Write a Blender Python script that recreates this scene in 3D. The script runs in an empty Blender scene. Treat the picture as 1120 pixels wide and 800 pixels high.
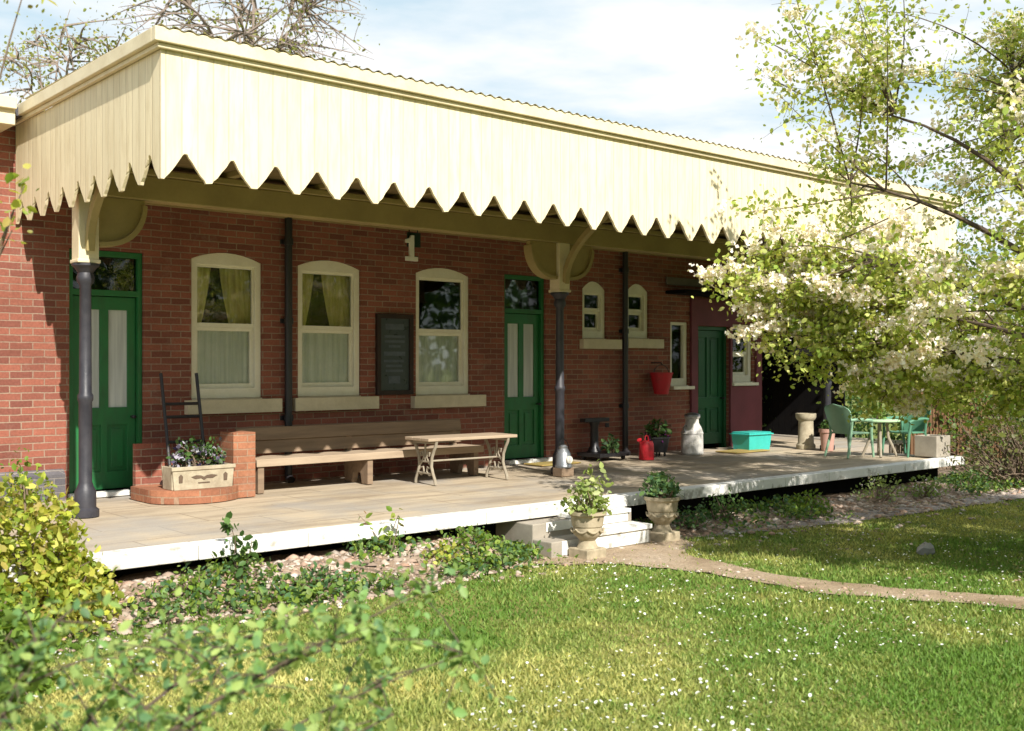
import bpy, bmesh, math, random
import numpy as np
from mathutils import Vector, Matrix
R = math.radians
random.seed(7); rng = np.random.default_rng(11)
S = bpy.context.scene
col = S.collection

# ------------------------------------------------------------------ helpers
class MB:
    """collects simple solids into one mesh"""
    def __init__(s): s.v = []; s.f = []
    def add(s, vs, fs):
        n = len(s.v); s.v += [tuple(map(float, p)) for p in vs]; s.f += [tuple(n + i for i in f) for f in fs]; return s
    def box(s, x0, x1, y0, y1, z0, z1):
        return s.add([(x0,y0,z0),(x1,y0,z0),(x1,y1,z0),(x0,y1,z0),(x0,y0,z1),(x1,y0,z1),(x1,y1,z1),(x0,y1,z1)],
                     [(0,3,2,1),(4,5,6,7),(0,1,5,4),(1,2,6,5),(2,3,7,6),(3,0,4,7)])
    def cyl(s, a, b, r0, r1=None, n=12, caps=True):
        return s.tube([a, b], [r0, r0 if r1 is None else r1], n, caps)
    def tube(s, pts, rad, n=8, caps=True):
        pts = [Vector(p) for p in pts]
        if not isinstance(rad, (list, tuple)): rad = [rad]*len(pts)
        vs = []; fs = []
        t0 = (pts[1]-pts[0]).normalized()
        u = t0.orthogonal().normalized()
        for i, p in enumerate(pts):
            t = (pts[min(i+1, len(pts)-1)] - pts[max(i-1, 0)])
            if t.length < 1e-9: t = t0
            t.normalize()
            u = (u - t*u.dot(t))
            u = u.normalized() if u.length > 1e-6 else t.orthogonal().normalized()
            w = t.cross(u)
            for k in range(n):
                a = 2*math.pi*k/n
                vs.append(p + (u*math.cos(a) + w*math.sin(a))*rad[i])
        for i in range(len(pts)-1):
            for k in range(n):
                k2 = (k+1) % n
                fs.append((i*n+k, i*n+k2, (i+1)*n+k2, (i+1)*n+k))
        if caps:
            fs.append(tuple(range(n-1, -1, -1))); m = (len(pts)-1)*n
            fs.append(tuple(range(m, m+n)))
        return s.add(vs, fs)
    def lathe(s, prof, c=(0,0,0), n=24, sx=1, sy=1):
        vs = []; fs = []
        for r, z in prof:
            for k in range(n):
                a = 2*math.pi*k/n; vs.append((c[0]+r*math.cos(a)*sx, c[1]+r*math.sin(a)*sy, c[2]+z))
        for i in range(len(prof)-1):
            for k in range(n):
                k2 = (k+1) % n; fs.append((i*n+k, i*n+k2, (i+1)*n+k2, (i+1)*n+k))
        fs.append(tuple(range(n-1, -1, -1))); m = (len(prof)-1)*n; fs.append(tuple(range(m, m+n)))
        return s.add(vs, fs)
    def poly(s, loops, d0, d1, axis='y'):
        """outline (first loop) with holes, in (h, z), extruded from d0 to d1 along axis ('y','x','z')"""
        bm = bmesh.new()
        edges = []
        for lp in loops:
            vv = [bm.verts.new((p[0], p[1], 0)) for p in lp]
            for i in range(len(vv)): edges.append(bm.edges.new((vv[i], vv[(i+1) % len(vv)])))
        r = bmesh.ops.triangle_fill(bm, use_beauty=True, use_dissolve=False, edges=edges)
        bm.verts.index_update()
        vs = [v.co.copy() for v in bm.verts]; tris = [tuple(v.index for v in f.verts) for f in bm.faces]
        bm.free()
        def mp(p, d):
            return (p[0], d, p[1]) if axis == 'y' else ((d, p[0], p[1]) if axis == 'x' else (p[0], p[1], d))
        n = len(vs)
        V_ = [mp(p, d0) for p in vs] + [mp(p, d1) for p in vs]
        F_ = [t for t in tris] + [tuple(n+i for i in reversed(t)) for t in tris]
        k = 0
        for lp in loops:
            m = len(lp)
            for i in range(m):
                j = (i+1) % m; F_.append((k+i, k+j, n+k+j, n+k+i))
            k += m
        s.add(V_, F_); return s

def link_mesh(name, me, m, parent=None, smooth=False, bevel=0):
    o = bpy.data.objects.new(name, me); col.objects.link(o)
    if m: me.materials.append(m)
    if parent is not None: o.parent = parent
    if smooth:
        me.polygons.foreach_set('use_smooth', [True]*len(me.polygons))
        me.set_sharp_from_angle(angle=R(38))
    if bevel:
        b = o.modifiers.new('bevel', 'BEVEL'); b.width = bevel; b.segments = 2; b.limit_method = 'ANGLE'; b.angle_limit = R(40)
    return o
def obj(name, mb, m, parent=None, world=False, smooth=False, bevel=0, rot=None):
    me = bpy.data.meshes.new(name)
    vs = mb.v
    if world and parent is not None:
        L = Vector((0,0,0)); p = parent
        while p is not None: L += p.location; p = p.parent
        vs = [(a-L.x, b-L.y, c-L.z) for a, b, c in vs]
    me.from_pydata(vs, [], mb.f)
    bm = bmesh.new(); bm.from_mesh(me); bmesh.ops.recalc_face_normals(bm, faces=bm.faces); bm.to_mesh(me); bm.free()
    return link_mesh(name, me, m, parent, smooth, bevel)
def tag(o, label=None, cat=None, group=None, kind=None):
    if label: o['label'] = label
    if cat: o['category'] = cat
    if group: o['group'] = group
    if kind: o['kind'] = kind
    return o
def thing(name, label, cat, loc=(0,0,0), rz=0, group=None):
    o = bpy.data.objects.new(name, None); col.objects.link(o); o.location = loc; o.rotation_euler = (0,0,rz)
    o.empty_display_size = .2
    return tag(o, label, cat, group)
def at(r, d, z=0):
    """plan position: r metres sideways and d metres ahead of the garden viewpoint at the world origin"""
    return (r*.7536 + d*.6574, -r*.6574 + d*.7536, z)

def raw_mesh(name, verts, faces_flat, nper, tint=None, m=None, parent=None, smooth=False):
    """fast mesh from numpy; all faces have nper corners"""
    me = bpy.data.meshes.new(name)
    nv = len(verts); nf = len(faces_flat)//nper
    me.vertices.add(nv); me.vertices.foreach_set('co', np.asarray(verts, dtype=np.float32).ravel())
    me.loops.add(nf*nper); me.loops.foreach_set('vertex_index', np.asarray(faces_flat, dtype=np.int32))
    me.polygons.add(nf); me.polygons.foreach_set('loop_start', np.arange(0, nf*nper, nper, dtype=np.int32))
    try: me.polygons.foreach_set('loop_total', np.full(nf, nper, dtype=np.int32))
    except Exception: pass
    if smooth: me.polygons.foreach_set('use_smooth', np.ones(nf, dtype=bool))
    if tint is not None:
        a = me.color_attributes.new('tint', 'FLOAT_COLOR', 'POINT')
        c = np.ones((nv, 4), dtype=np.float32); c[:, :3] = tint; a.data.foreach_set('color', c.ravel())
    me.update(calc_edges=True)
    o = bpy.data.objects.new(name, me); col.objects.link(o)
    if m: me.materials.append(m)
    if parent is not None: o.parent = parent
    return o

# ------------------------------------------------------------------ materials
def newmat(name):
    m = bpy.data.materials.new(name); m.use_nodes = True
    nt = m.node_tree; b = nt.nodes['Principled BSDF']; return m, nt, b
def N(nt, t, **kw):
    n = nt.nodes.new(t)
    for k, v in kw.items(): setattr(n, k, v)
    return n
def mixc(nt, fac, a, b, blend='MIX'):
    n = N(nt, 'ShaderNodeMix', data_type='RGBA', blend_type=blend)
    for sock, val in ((n.inputs[0], fac), (n.inputs[6], a), (n.inputs[7], b)):
        if hasattr(val, 'links'): nt.links.new(val, sock)
        elif isinstance(val, (int, float)): sock.default_value = val
        else: sock.default_value = (*val, 1)
    return n.outputs[2]
def ramp(nt, src, stops):
    n = N(nt, 'ShaderNodeValToRGB'); nt.links.new(src, n.inputs[0])
    e = n.color_ramp.elements
    while len(e) < len(stops): e.new(.5)
    for i, (p, c) in enumerate(stops):
        e[i].position = p; e[i].color = (*c, 1) if not isinstance(c, (int, float)) else (c, c, c, 1)
    return n.outputs[0]
def noise(nt, vec, scale, detail=5, rough=.6):
    n = N(nt, 'ShaderNodeTexNoise'); n.inputs['Scale'].default_value = scale; n.inputs['Detail'].default_value = detail
    n.inputs['Roughness'].default_value = rough
    if vec is not None: nt.links.new(vec, n.inputs['Vector'])
    return n.outputs['Fac']
def bump(nt, b, h, strength, dist=.01):
    n = N(nt, 'ShaderNodeBump'); n.inputs['Strength'].default_value = strength; n.inputs['Distance'].default_value = dist
    nt.links.new(h, n.inputs['Height']); nt.links.new(n.outputs[0], b.inputs['Normal'])
def mat(name, c, c2=None, rough=.7, scale=6, fine=60, bmp=.15, spec=.35, metal=0, stretch=None, coat=0, k=(.36,.66)):
    """two-tone weathered material with fine grain"""
    m, nt, b = newmat(name)
    tc = N(nt, 'ShaderNodeTexCoord').outputs['Object']
    if stretch:
        mp = N(nt, 'ShaderNodeMapping'); mp.inputs['Scale'].default_value = stretch; nt.links.new(tc, mp.inputs[0]); tc = mp.outputs[0]
    if c2 is None: c2 = tuple(x*.72 for x in c)
    n1 = noise(nt, tc, scale, 6); n2 = noise(nt, tc, fine, 3)
    k = ramp(nt, n1, [(k[0], 0), (k[1], 1)])
    base = mixc(nt, k, c, c2)
    base = mixc(nt, .35, base, mixc(nt, n2, tuple(x*.75 for x in c), tuple(min(1, x*1.25) for x in c)))
    nt.links.new(base, b.inputs['Base Color'])
    rr = N(nt, 'ShaderNodeMapRange'); rr.inputs[3].default_value = max(.02, rough-.12); rr.inputs[4].default_value = min(1, rough+.12)
    nt.links.new(n1, rr.inputs[0]); nt.links.new(rr.outputs[0], b.inputs['Roughness'])
    b.inputs['Specular IOR Level'].default_value = spec; b.inputs['Metallic'].default_value = metal
    if coat: b.inputs['Coat Weight'].default_value = coat
    if bmp: bump(nt, b, n2, bmp, .004)
    return m

def brick_mat(name, c1, c2, mortar, bw=.215, rh=.070):
    m, nt, b = newmat(name)
    tc = N(nt, 'ShaderNodeTexCoord').outputs['Object']
    sp = N(nt, 'ShaderNodeSeparateXYZ'); nt.links.new(tc, sp.inputs[0])
    ad = N(nt, 'ShaderNodeMath', operation='ADD'); nt.links.new(sp.outputs[0], ad.inputs[0]); nt.links.new(sp.outputs[1], ad.inputs[1])
    cb = N(nt, 'ShaderNodeCombineXYZ'); nt.links.new(ad.outputs[0], cb.inputs[0]); nt.links.new(sp.outputs[2], cb.inputs[1])
    # slight waviness so that courses are not ruler straight
    nz = N(nt, 'ShaderNodeTexNoise'); nz.inputs['Scale'].default_value = 7; nt.links.new(tc, nz.inputs['Vector'])
    sc = N(nt, 'ShaderNodeVectorMath', operation='SCALE'); sc.inputs['Scale'].default_value = .012; nt.links.new(nz.outputs['Color'], sc.inputs[0])
    av = N(nt, 'ShaderNodeVectorMath', operation='ADD'); nt.links.new(cb.outputs[0], av.inputs[0]); nt.links.new(sc.outputs[0], av.inputs[1])
    bk = N(nt, 'ShaderNodeTexBrick'); nt.links.new(av.outputs[0], bk.inputs['Vector'])
    bk.inputs['Scale'].default_value = 1; bk.inputs['Brick Width'].default_value = bw; bk.inputs['Row Height'].default_value = rh
    bk.inputs['Mortar Size'].default_value = .006; bk.inputs['Mortar Smooth'].default_value = .15; bk.inputs['Bias'].default_value = -.1
    bk.inputs['Color1'].default_value = (*c1, 1); bk.inputs['Color2'].default_value = (*c2, 1); bk.inputs['Mortar'].default_value = (*mortar, 1)
    big = noise(nt, tc, 1.3, 6); fin = noise(nt, tc, 45, 4)
    c = mixc(nt, ramp(nt, big, [(.4, 0), (.7, .55)]), bk.outputs['Color'], tuple(x*.45 for x in c1))
    c = mixc(nt, ramp(nt, noise(nt, tc, 3.1, 7, .75), [(.56, 0), (.72, .4)]), c, (.36,.27,.21))
    c = mixc(nt, .5, c, mixc(nt, ramp(nt, fin, [(.3, .45), (.7, 1.0)]), (0,0,0), (1,1,1)), 'MULTIPLY')
    nt.links.new(c, b.inputs['Base Color']); b.inputs['Roughness'].default_value = .88; b.inputs['Specular IOR Level'].default_value = .25
    h = mixc(nt, .2, ramp(nt, bk.outputs['Fac'], [(0, 1), (1, 0)]), fin)
    bump(nt, b, h, .7, .008)
    return m
def board_mat(name, c, c2, pitch, groove=.012):
    """painted vertical boards with dark joints and slight tone changes from board to board"""
    m, nt, b = newmat(name)
    tc = N(nt, 'ShaderNodeTexCoord').outputs['Object']
    sp = N(nt, 'ShaderNodeSeparateXYZ'); nt.links.new(tc, sp.inputs[0])
    ad = N(nt, 'ShaderNodeMath', operation='ADD'); nt.links.new(sp.outputs[0], ad.inputs[0]); nt.links.new(sp.outputs[1], ad.inputs[1])
    dv = N(nt, 'ShaderNodeMath', operation='DIVIDE'); nt.links.new(ad.outputs[0], dv.inputs[0]); dv.inputs[1].default_value = pitch
    fl = N(nt, 'ShaderNodeMath', operation='FLOOR'); nt.links.new(dv.outputs[0], fl.inputs[0])
    fr = N(nt, 'ShaderNodeMath', operation='FRACT'); nt.links.new(dv.outputs[0], fr.inputs[0])
    wn = N(nt, 'ShaderNodeTexWhiteNoise', noise_dimensions='1D'); nt.links.new(fl.outputs[0], wn.inputs['W'])
    g = groove/pitch
    gr = ramp(nt, fr.outputs[0], [(0, 0), (g, 1), (1-g, 1), (1, 0)])
    mp = N(nt, 'ShaderNodeMapping'); mp.inputs['Scale'].default_value = (6, 6, .7); nt.links.new(tc, mp.inputs[0])
    st = noise(nt, mp.outputs[0], 3, 6, .7)
    base = mixc(nt, wn.outputs['Value'], c, tuple(x*.9 for x in c))
    base = mixc(nt, ramp(nt, st, [(.45, 0), (.68, .8)]), base, c2)
    base = mixc(nt, ramp(nt, gr, [(0, .28), (1, 0)]), base, tuple(x*.3 for x in c2))
    nt.links.new(base, b.inputs['Base Color']); b.inputs['Roughness'].default_value = .55; b.inputs['Specular IOR Level'].default_value = .3
    bump(nt, b, gr, .6, .006)
    return m
def leaf_mat(name, trans=.35, rough=.5, mult=(1,1,1)):
    m, nt, b = newmat(name)
    a = N(nt, 'ShaderNodeVertexColor', layer_name='tint')
    c = mixc(nt, 1.0, a.outputs['Color'], mult, 'MULTIPLY')
    nt.links.new(c, b.inputs['Base Color']); b.inputs['Roughness'].default_value = rough; b.inputs['Specular IOR Level'].default_value = .3
    t = N(nt, 'ShaderNodeBsdfTranslucent'); nt.links.new(mixc(nt, 1.0, c, (1.3, 1.25, .6), 'MULTIPLY'), t.inputs['Color'])
    mx = N(nt, 'ShaderNodeMixShader'); mx.inputs[0].default_value = trans
    nt.links.new(b.outputs[0], mx.inputs[1]); nt.links.new(t.outputs[0], mx.inputs[2])
    nt.links.new(mx.outputs[0], nt.nodes['Material Output'].inputs['Surface'])
    return m
def glass_mat(name, refl=.08, tint=(.97,.98,.97), rough=.02):
    m, nt, b = newmat(name); nt.nodes.remove(b)
    t = N(nt, 'ShaderNodeBsdfTransparent'); t.inputs[0].default_value = (*tint, 1)
    g = N(nt, 'ShaderNodeBsdfGlossy'); g.inputs['Roughness'].default_value = rough
    f = N(nt, 'ShaderNodeFresnel'); f.inputs[0].default_value = 1.5
    tc = N(nt, 'ShaderNodeTexCoord').outputs['Object']
    nb = N(nt, 'ShaderNodeBump'); nb.inputs['Strength'].default_value = .03; nb.inputs['Distance'].default_value = .02
    nt.links.new(noise(nt, tc, 4, 1), nb.inputs['Height']); nt.links.new(nb.outputs[0], g.inputs['Normal'])
    mr = N(nt, 'ShaderNodeMath', operation='ADD'); mr.inputs[1].default_value = refl-.05; nt.links.new(f.outputs[0], mr.inputs[0])
    mx = N(nt, 'ShaderNodeMixShader'); nt.links.new(mr.outputs[0], mx.inputs[0]); nt.links.new(t.outputs[0], mx.inputs[1]); nt.links.new(g.outputs[0], mx.inputs[2])
    nt.links.new(mx.outputs[0], nt.nodes['Material Output'].inputs['Surface'])
    return m

M = {}
M['brick'] = brick_mat('red_brick', (.37,.13,.086), (.20,.072,.054), (.38,.275,.20))
M['planter_brick'] = brick_mat('salmon_brick', (.46,.20,.11), (.32,.13,.075), (.40,.27,.18))
M['blue_brick'] = brick_mat('blue_brick', (.16,.15,.16), (.11,.105,.12), (.28,.25,.23))
M['maroon'] = mat('maroon_board', (.19,.045,.06), (.12,.035,.045), .6, 2, 40, .1)
M['cream'] = mat('cream_paint', (.76,.665,.455), (.58,.485,.31), .5, 4, 50, .08)
M['frame'] = mat('window_paint', (.84,.795,.66), (.74,.68,.53), .45, 5, 50, .05)
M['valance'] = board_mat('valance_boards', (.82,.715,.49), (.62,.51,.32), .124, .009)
M['soffit'] = board_mat('soffit_boards_shaded', (.22,.16,.075), (.15,.11,.05), .14)  # board colour darkened for the shade under the canopy
M['beamwood'] = mat('beam_cream_in_shade', (.36,.28,.12), (.26,.20,.085), .6, 3, 40, .1)  # cream woodwork browned to carry the canopy shade in its colour
M['roofmetal'] = mat('roof_sheet', (.78,.72,.54), (.66,.6,.45), .6, 3, 30, .1)
M['slate'] = brick_mat('roof_slate', (.10,.10,.115), (.075,.075,.085), (.03,.03,.03), .3, .16)
M['green'] = mat('green_door', (.018,.155,.045), (.03,.085,.035), .42, 5, 40, .08, .5, stretch=(2,2,.8), k=(.45,.75))
M['greend'] = mat('dark_green_door', (.012,.10,.035), (.01,.07,.028), .4, 2, 40, .05, .5)
M['black'] = mat('black_iron', (.018,.018,.022), (.03,.026,.026), .45, 8, 60, .15, .5)
M['iron_grey'] = mat('weathered_iron', (.022,.022,.03), (.05,.047,.055), .5, 7, 50, .25, .5)
M['white'] = mat('white_edge', (.71,.70,.66), (.22,.19,.14), .85, 7, 24, .5, k=(.555,.66))
M['stone'] = mat('sill_stone', (.66,.58,.42), (.52,.45,.31), .85, 6, 50, .25)
M['dark'] = mat('dark_shaded_board', (.007,.0065,.007), (.012,.010,.009), .85, 4, 40, .2, .1)  # near black: stands for deep shade in the shelter and under the coping
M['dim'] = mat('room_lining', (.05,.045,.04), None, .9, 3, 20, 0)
M['wood'] = mat('weathered_wood', (.28,.20,.135), (.16,.115,.08), .85, 3, 40, .4, .2, 0, (.5,6,6))
M['woodpale'] = mat('bleached_wood', (.42,.33,.235), (.27,.20,.14), .85, 3, 40, .4, .2, 0, (.5,6,6))
M['trough'] = mat('cream_trough', (.44,.39,.28), (.24,.19,.13), .9, 9, 40, .4)
M['ornament'] = mat('faded_brown_paint', (.13,.09,.06), None, .8, 8, 60, .1)
M['glass'] = glass_mat('window_glass', .06)
M['darkglass'] = glass_mat('dark_glass', .06, (.55,.6,.55))
M['teal'] = mat('teal_plastic', (.04,.42,.36), (.05,.5,.45), .4, 5, 40, .03, .5)
M['red'] = mat('red_paint', (.50,.018,.03), (.22,.03,.025), .5, 12, 40, .1, .45, k=(.5,.72))
M['churn'] = mat('churn_paint', (.62,.60,.55), (.40,.38,.38), .5, 6, 30, .15, .5)
M['galv'] = mat('galvanised', (.34,.36,.38), (.2,.21,.23), .42, 8, 50, .2, .5, .6)
M['chair'] = mat('pale_green_plastic', (.25,.42,.28), (.20,.35,.23), .45, 4, 40, .03, .45)
M['chairdk'] = mat('mid_green_plastic', (.09,.24,.15), (.07,.19,.12), .45, 4, 40, .03, .45)
M['tablegreen'] = mat('table_plastic', (.42,.60,.36), (.35,.5,.3), .5, 4, 40, .03, .45)
M['castpale'] = mat('pale_cast_leg', (.34,.30,.23), (.22,.18,.13), .7, 8, 50, .2)
M['concrete'] = mat('old_concrete', (.36,.32,.26), (.24,.21,.17), .92, 5, 50, .4)
M['urn'] = mat('urn_stone', (.42,.35,.24), (.18,.155,.10), .92, 12, 50, .5, k=(.42,.68))
M['terracotta'] = mat('pink_terracotta', (.50,.30,.24), (.40,.22,.17), .85, 6, 50, .2)
M['soil'] = mat('potting_soil', (.05,.035,.025), (.08,.06,.04), .95, 20, 90, .6)
M['bark'] = mat('bark', (.12,.09,.065), (.07,.05,.04), .95, 9, 40, .6, .15, 0, (3,3,.7))
M['twig'] = mat('grey_twig', (.20,.15,.11), (.13,.09,.06), .9, 9, 40, .3, .15)
M['twigpale'] = mat('pale_bark', (.30,.24,.20), (.20,.16,.14), .9, 9, 40, .3, .15)
M['fence'] = mat('brown_hurdle', (.17,.095,.05), (.11,.06,.035), .9, 4, 40, .4, .15, 0, (5,5,.6))
M['board'] = mat('board_face', (.035,.045,.05), (.05,.06,.065), .3, 9, 40, .05, .5)
M['boardpaper'] = mat('faded_notice', (.10,.12,.14), (.06,.075,.09), .6, 14, 60, 0)
M['boardframe'] = mat('dark_oak', (.035,.02,.015), None, .6, 5, 40, .2)
M['signgreen'] = mat('sign_green', (.012,.035,.022), None, .5, 5, 40, .03)
M['signwhite'] = mat('sign_white', (.78,.76,.68), (.66,.62,.54), .6, 8, 40, .03)
M['mat'] = mat('door_mat', (.36,.24,.08), (.20,.22,.06), .95, 14, 80, .4)
M['stonegrey'] = mat('grey_stone', (.33,.32,.30), (.22,.21,.2), .9, 9, 40, .5)
M['plank'] = mat('grey_plank', (.20,.17,.16), (.14,.12,.11), .85, 5, 40, .2)
M['leaf'] = leaf_mat('leaf')
M['petal'] = leaf_mat('petal', .3, .6)
M['grass'] = leaf_mat('grass_blade', .3, .65)

def curtain_mat(name, c, c2, sc):
    m, nt, b = newmat(name)
    tc = N(nt, 'ShaderNodeTexCoord').outputs['Object']
    mp = N(nt, 'ShaderNodeMapping'); mp.inputs['Scale'].default_value = (sc, 1, .25); nt.links.new(tc, mp.inputs[0])
    nt.links.new(mixc(nt, ramp(nt, noise(nt, mp.outputs[0], 4, 3), [(.35, 0), (.65, 1)]), c, c2), b.inputs['Base Color'])
    b.inputs['Roughness'].default_value = .9; b.inputs['Specular IOR Level'].default_value = .1
    return m
M['curtain'] = curtain_mat('gold_curtain', (.85,.74,.34), (.60,.50,.18), 8)
M['net'] = curtain_mat('net_curtain', (.93,.93,.86), (.72,.74,.67), 9)
M['frosted'] = curtain_mat('etched_pane', (.66,.68,.66), (.48,.50,.50), 4)

# ------------------------------------------------------------------ daylight, camera
SX, SY, SZ = .26, 1.0, -.84                # the way the sunlight travels
sun_el = math.atan2(.84, math.hypot(SX, SY))
w = bpy.data.worlds.new('World'); S.world = w; w.use_nodes = True
nt = w.node_tree; bg = nt.nodes['Background']
sky = N(nt, 'ShaderNodeTexSky', sky_type='NISHITA'); sky.sun_disc = False; sky.sun_elevation = sun_el
sky.sun_rotation = math.atan2(-SX, -SY); sky.air_density = 1.0; sky.dust_density = .6; sky.ozone_density = 1.2
tcw = N(nt, 'ShaderNodeTexCoord').outputs['Generated']
spw = N(nt, 'ShaderNodeSeparateXYZ'); nt.links.new(tcw, spw.inputs[0])
# flat cloud layer: project the direction onto a plane overhead
zz = N(nt, 'ShaderNodeMath', operation='MAXIMUM'); zz.inputs[1].default_value = .06; nt.links.new(spw.outputs[2], zz.inputs[0])
cbw = N(nt, 'ShaderNodeCombineXYZ')
for i in (0, 1):
    d = N(nt, 'ShaderNodeMath', operation='DIVIDE'); nt.links.new(spw.outputs[i], d.inputs[0]); nt.links.new(zz.outputs[0], d.inputs[1]); nt.links.new(d.outputs[0], cbw.inputs[i])
cl = noise(nt, cbw.outputs[0], .75, 8, .55)
hz = N(nt, 'ShaderNodeMapRange'); hz.inputs[1].default_value = .02; hz.inputs[2].default_value = .42; hz.inputs[3].default_value = .16; hz.inputs[4].default_value = 0; nt.links.new(spw.outputs[2], hz.inputs[0])
sm = N(nt, 'ShaderNodeMath', operation='ADD'); nt.links.new(cl, sm.inputs[0]); nt.links.new(hz.outputs[0], sm.inputs[1])
cmask = ramp(nt, sm.outputs[0], [(.45, 0), (.62, .95)])
skyc = mixc(nt, cmask, sky.outputs[0], (8.8, 8.95, 9.1))
skyc = mixc(nt, .85, sky.outputs[0], (5.7, 7.2, 8.0))
skyc = mixc(nt, cmask, skyc, (8.6, 8.7, 8.8))
nt.links.new(skyc, bg.inputs['Color']); bg.inputs['Strength'].default_value = .08

sd = bpy.data.lights.new('sun', 'SUN'); sd.energy = 5.0; sd.angle = R(.55); sd.color = (1, .945, .86)
so = bpy.data.objects.new('sun', sd); col.objects.link(so); so.location = (-4, -14, 14)
so.rotation_euler = Vector((SX, SY, SZ)).to_track_quat('-Z', 'Y').to_euler()
S.view_settings.view_transform = 'Standard'; S.view_settings.look = 'None'; S.view_settings.exposure = .63; S.view_settings.gamma = 1

cam = bpy.data.cameras.new('camera'); cam.sensor_width = 36; cam.lens = 36*1185/1120; cam.clip_end = 2000; cam.clip_start = .05
cam.dof.use_dof = True; cam.dof.focus_distance = 11.5; cam.dof.aperture_fstop = 2.8
co = bpy.data.objects.new('camera', cam); col.objects.link(co); co.location = (0, 0, 1.73)
co.rotation_euler = (R(90), 0, -math.atan2(.6574, .7536))
S.camera = co

# ------------------------------------------------------------------ ground, platform, paths
def ground_mat(name, cols, sc, fine, bmp):
    m, nt, b = newmat(name)
    tc = N(nt, 'ShaderNodeTexCoord').outputs['Object']
    n1 = noise(nt, tc, sc, 6, .65); n2 = noise(nt, tc, fine, 5, .7)
    c = ramp(nt, n1, [(.32, cols[0]), (.5, cols[1]), (.68, cols[2])])
    c = mixc(nt, .75, c, mixc(nt, ramp(nt, n2, [(.3, 0), (.7, 1)]), (.45,.45,.45), (1.25,1.25,1.25)), 'MULTIPLY')
    nt.links.new(c, b.inputs['Base Color']); b.inputs['Roughness'].default_value = .95; b.inputs['Specular IOR Level'].default_value = .15
    bump(nt, b, n2, bmp, .02); return m
M['lawn'] = ground_mat('lawn_ground', [(.10,.16,.03), (.17,.20,.045), (.30,.26,.10)], .7, 60, .8)
M['bed'] = ground_mat('bed_soil', [(.20,.14,.095), (.34,.25,.18), (.42,.33,.25)], 2.2, 45, 1)
M['path'] = ground_mat('path_dirt', [(.30,.22,.14), (.42,.32,.22), (.48,.38,.28)], 1.6, 50, .8)
M['gravelpath'] = ground_mat('gravel_grey', [(.26,.23,.21), (.36,.31,.28), (.42,.36,.32)], 1.6, 70, .8)
def paving_mat():
    m, nt, b = newmat('platform_paving')
    tc = N(nt, 'ShaderNodeTexCoord').outputs['Object']
    bk = N(nt, 'ShaderNodeTexBrick'); nt.links.new(tc, bk.inputs['Vector'])
    bk.inputs['Scale'].default_value = 1; bk.inputs['Brick Width'].default_value = .92; bk.inputs['Row Height'].default_value = .62
    bk.inputs['Mortar Size'].default_value = .006; bk.inputs['Bias'].default_value = 0
    bk.inputs['Color1'].default_value = (.53,.44,.315,1); bk.inputs['Color2'].default_value = (.46,.38,.275,1); bk.inputs['Mortar'].default_value = (.2,.16,.11,1)
    mp = N(nt, 'ShaderNodeMapping'); mp.inputs['Scale'].default_value = (.35, 1.6, 1); nt.links.new(tc, mp.inputs[0])
    st = noise(nt, mp.outputs[0], 2.2, 7, .7); fn = noise(nt, tc, 60, 4)
    c = mixc(nt, ramp(nt, st, [(.42, 0), (.64, .85)]), bk.outputs[0], (.27,.215,.155))
    c = mixc(nt, ramp(nt, noise(nt, tc, .9, 5), [(.45, 0), (.65, .75)]), c, (.34,.32,.29))
    c = mixc(nt, .5, c, mixc(nt, fn, (.6,.6,.6), (1.3,1.3,1.3)), 'MULTIPLY')
    nt.links.new(c, b.inputs['Base Color']); b.inputs['Roughness'].default_value = .9; b.inputs['Specular IOR Level'].default_value = .2
    bump(nt, b, mixc(nt, .5, fn, ramp(nt, bk.outputs['Fac'], [(0,1),(1,0)])), .5, .006)
    return m
M['paving'] = paving_mat()

mb = MB(); mb.add([(-300,-300,0),(400,-300,0),(400,500,0),(-300,500,0)], [(0,1,2,3)])
tag(obj('lawn', mb, M['lawn']), kind='structure')

def sheet(name, pts, z, m, jitter=.05, sub=.12):
    """flat ground patch with a ragged edge"""
    out = []
    for i in range(len(pts)):
        a = Vector(pts[i]); b_ = Vector(pts[(i+1) % len(pts)]); n = max(1, int((b_-a).length/sub))
        for k in range(n):
            p = a.lerp(b_, k/n); out.append((p.x+random.uniform(-1,1)*jitter, p.y+random.uniform(-1,1)*jitter))
    bm = bmesh.new(); vv = [bm.verts.new((x, y, z)) for x, y in out]
    ed = [bm.edges.new((vv[i], vv[(i+1) % len(vv)])) for i in range(len(vv))]
    bmesh.ops.triangle_fill(bm, use_beauty=True, edges=ed)
    for f in bm.faces:
        if f.normal.z < 0: f.normal_flip()
    me = bpy.data.meshes.new(name); bm.to_mesh(me); bm.free()
    return tag(link_mesh(name, me, m), kind='structure')
BED_A = [(0.5,7.9),(0.5,6.95),(2.6,7.0),(3.5,6.85),(4.6,6.72),(5.5,6.78),(6.2,6.98),(6.6,7.05),(6.6,7.9)]
BED_B = [(8.15,7.9),(8.15,7.05),(8.6,6.95),(10.5,6.95),(13,6.75),(16,6.7),(18.5,7),(18.5,9.5),(15.4,9.5),(15.4,7.9)]
GRAVEL = [(8.6,6.94),(10.5,6.55),(13,6.3),(16,6.1),(19,5.9),(19,6.7),(16,6.68),(13,6.73),(10.5,6.93)]
PATH = [(6.2,7.3),(6.35,6.95),(6.9,6.45),(7.1,5.8),(7.16,4.63),(7.78,3.4),(8.6,1.8),(9.6,.4),(10,.7),(9.0,2.1),(8.2,3.56),(7.75,4.3),(7.5,5.3),(7.65,6.4),(8.3,6.8),(8.5,7.3)]
sheet('gravel_path', GRAVEL, .010, M['gravelpath'], .04)
sheet('garden_path', PATH, .012, M['path'], .04)

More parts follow.
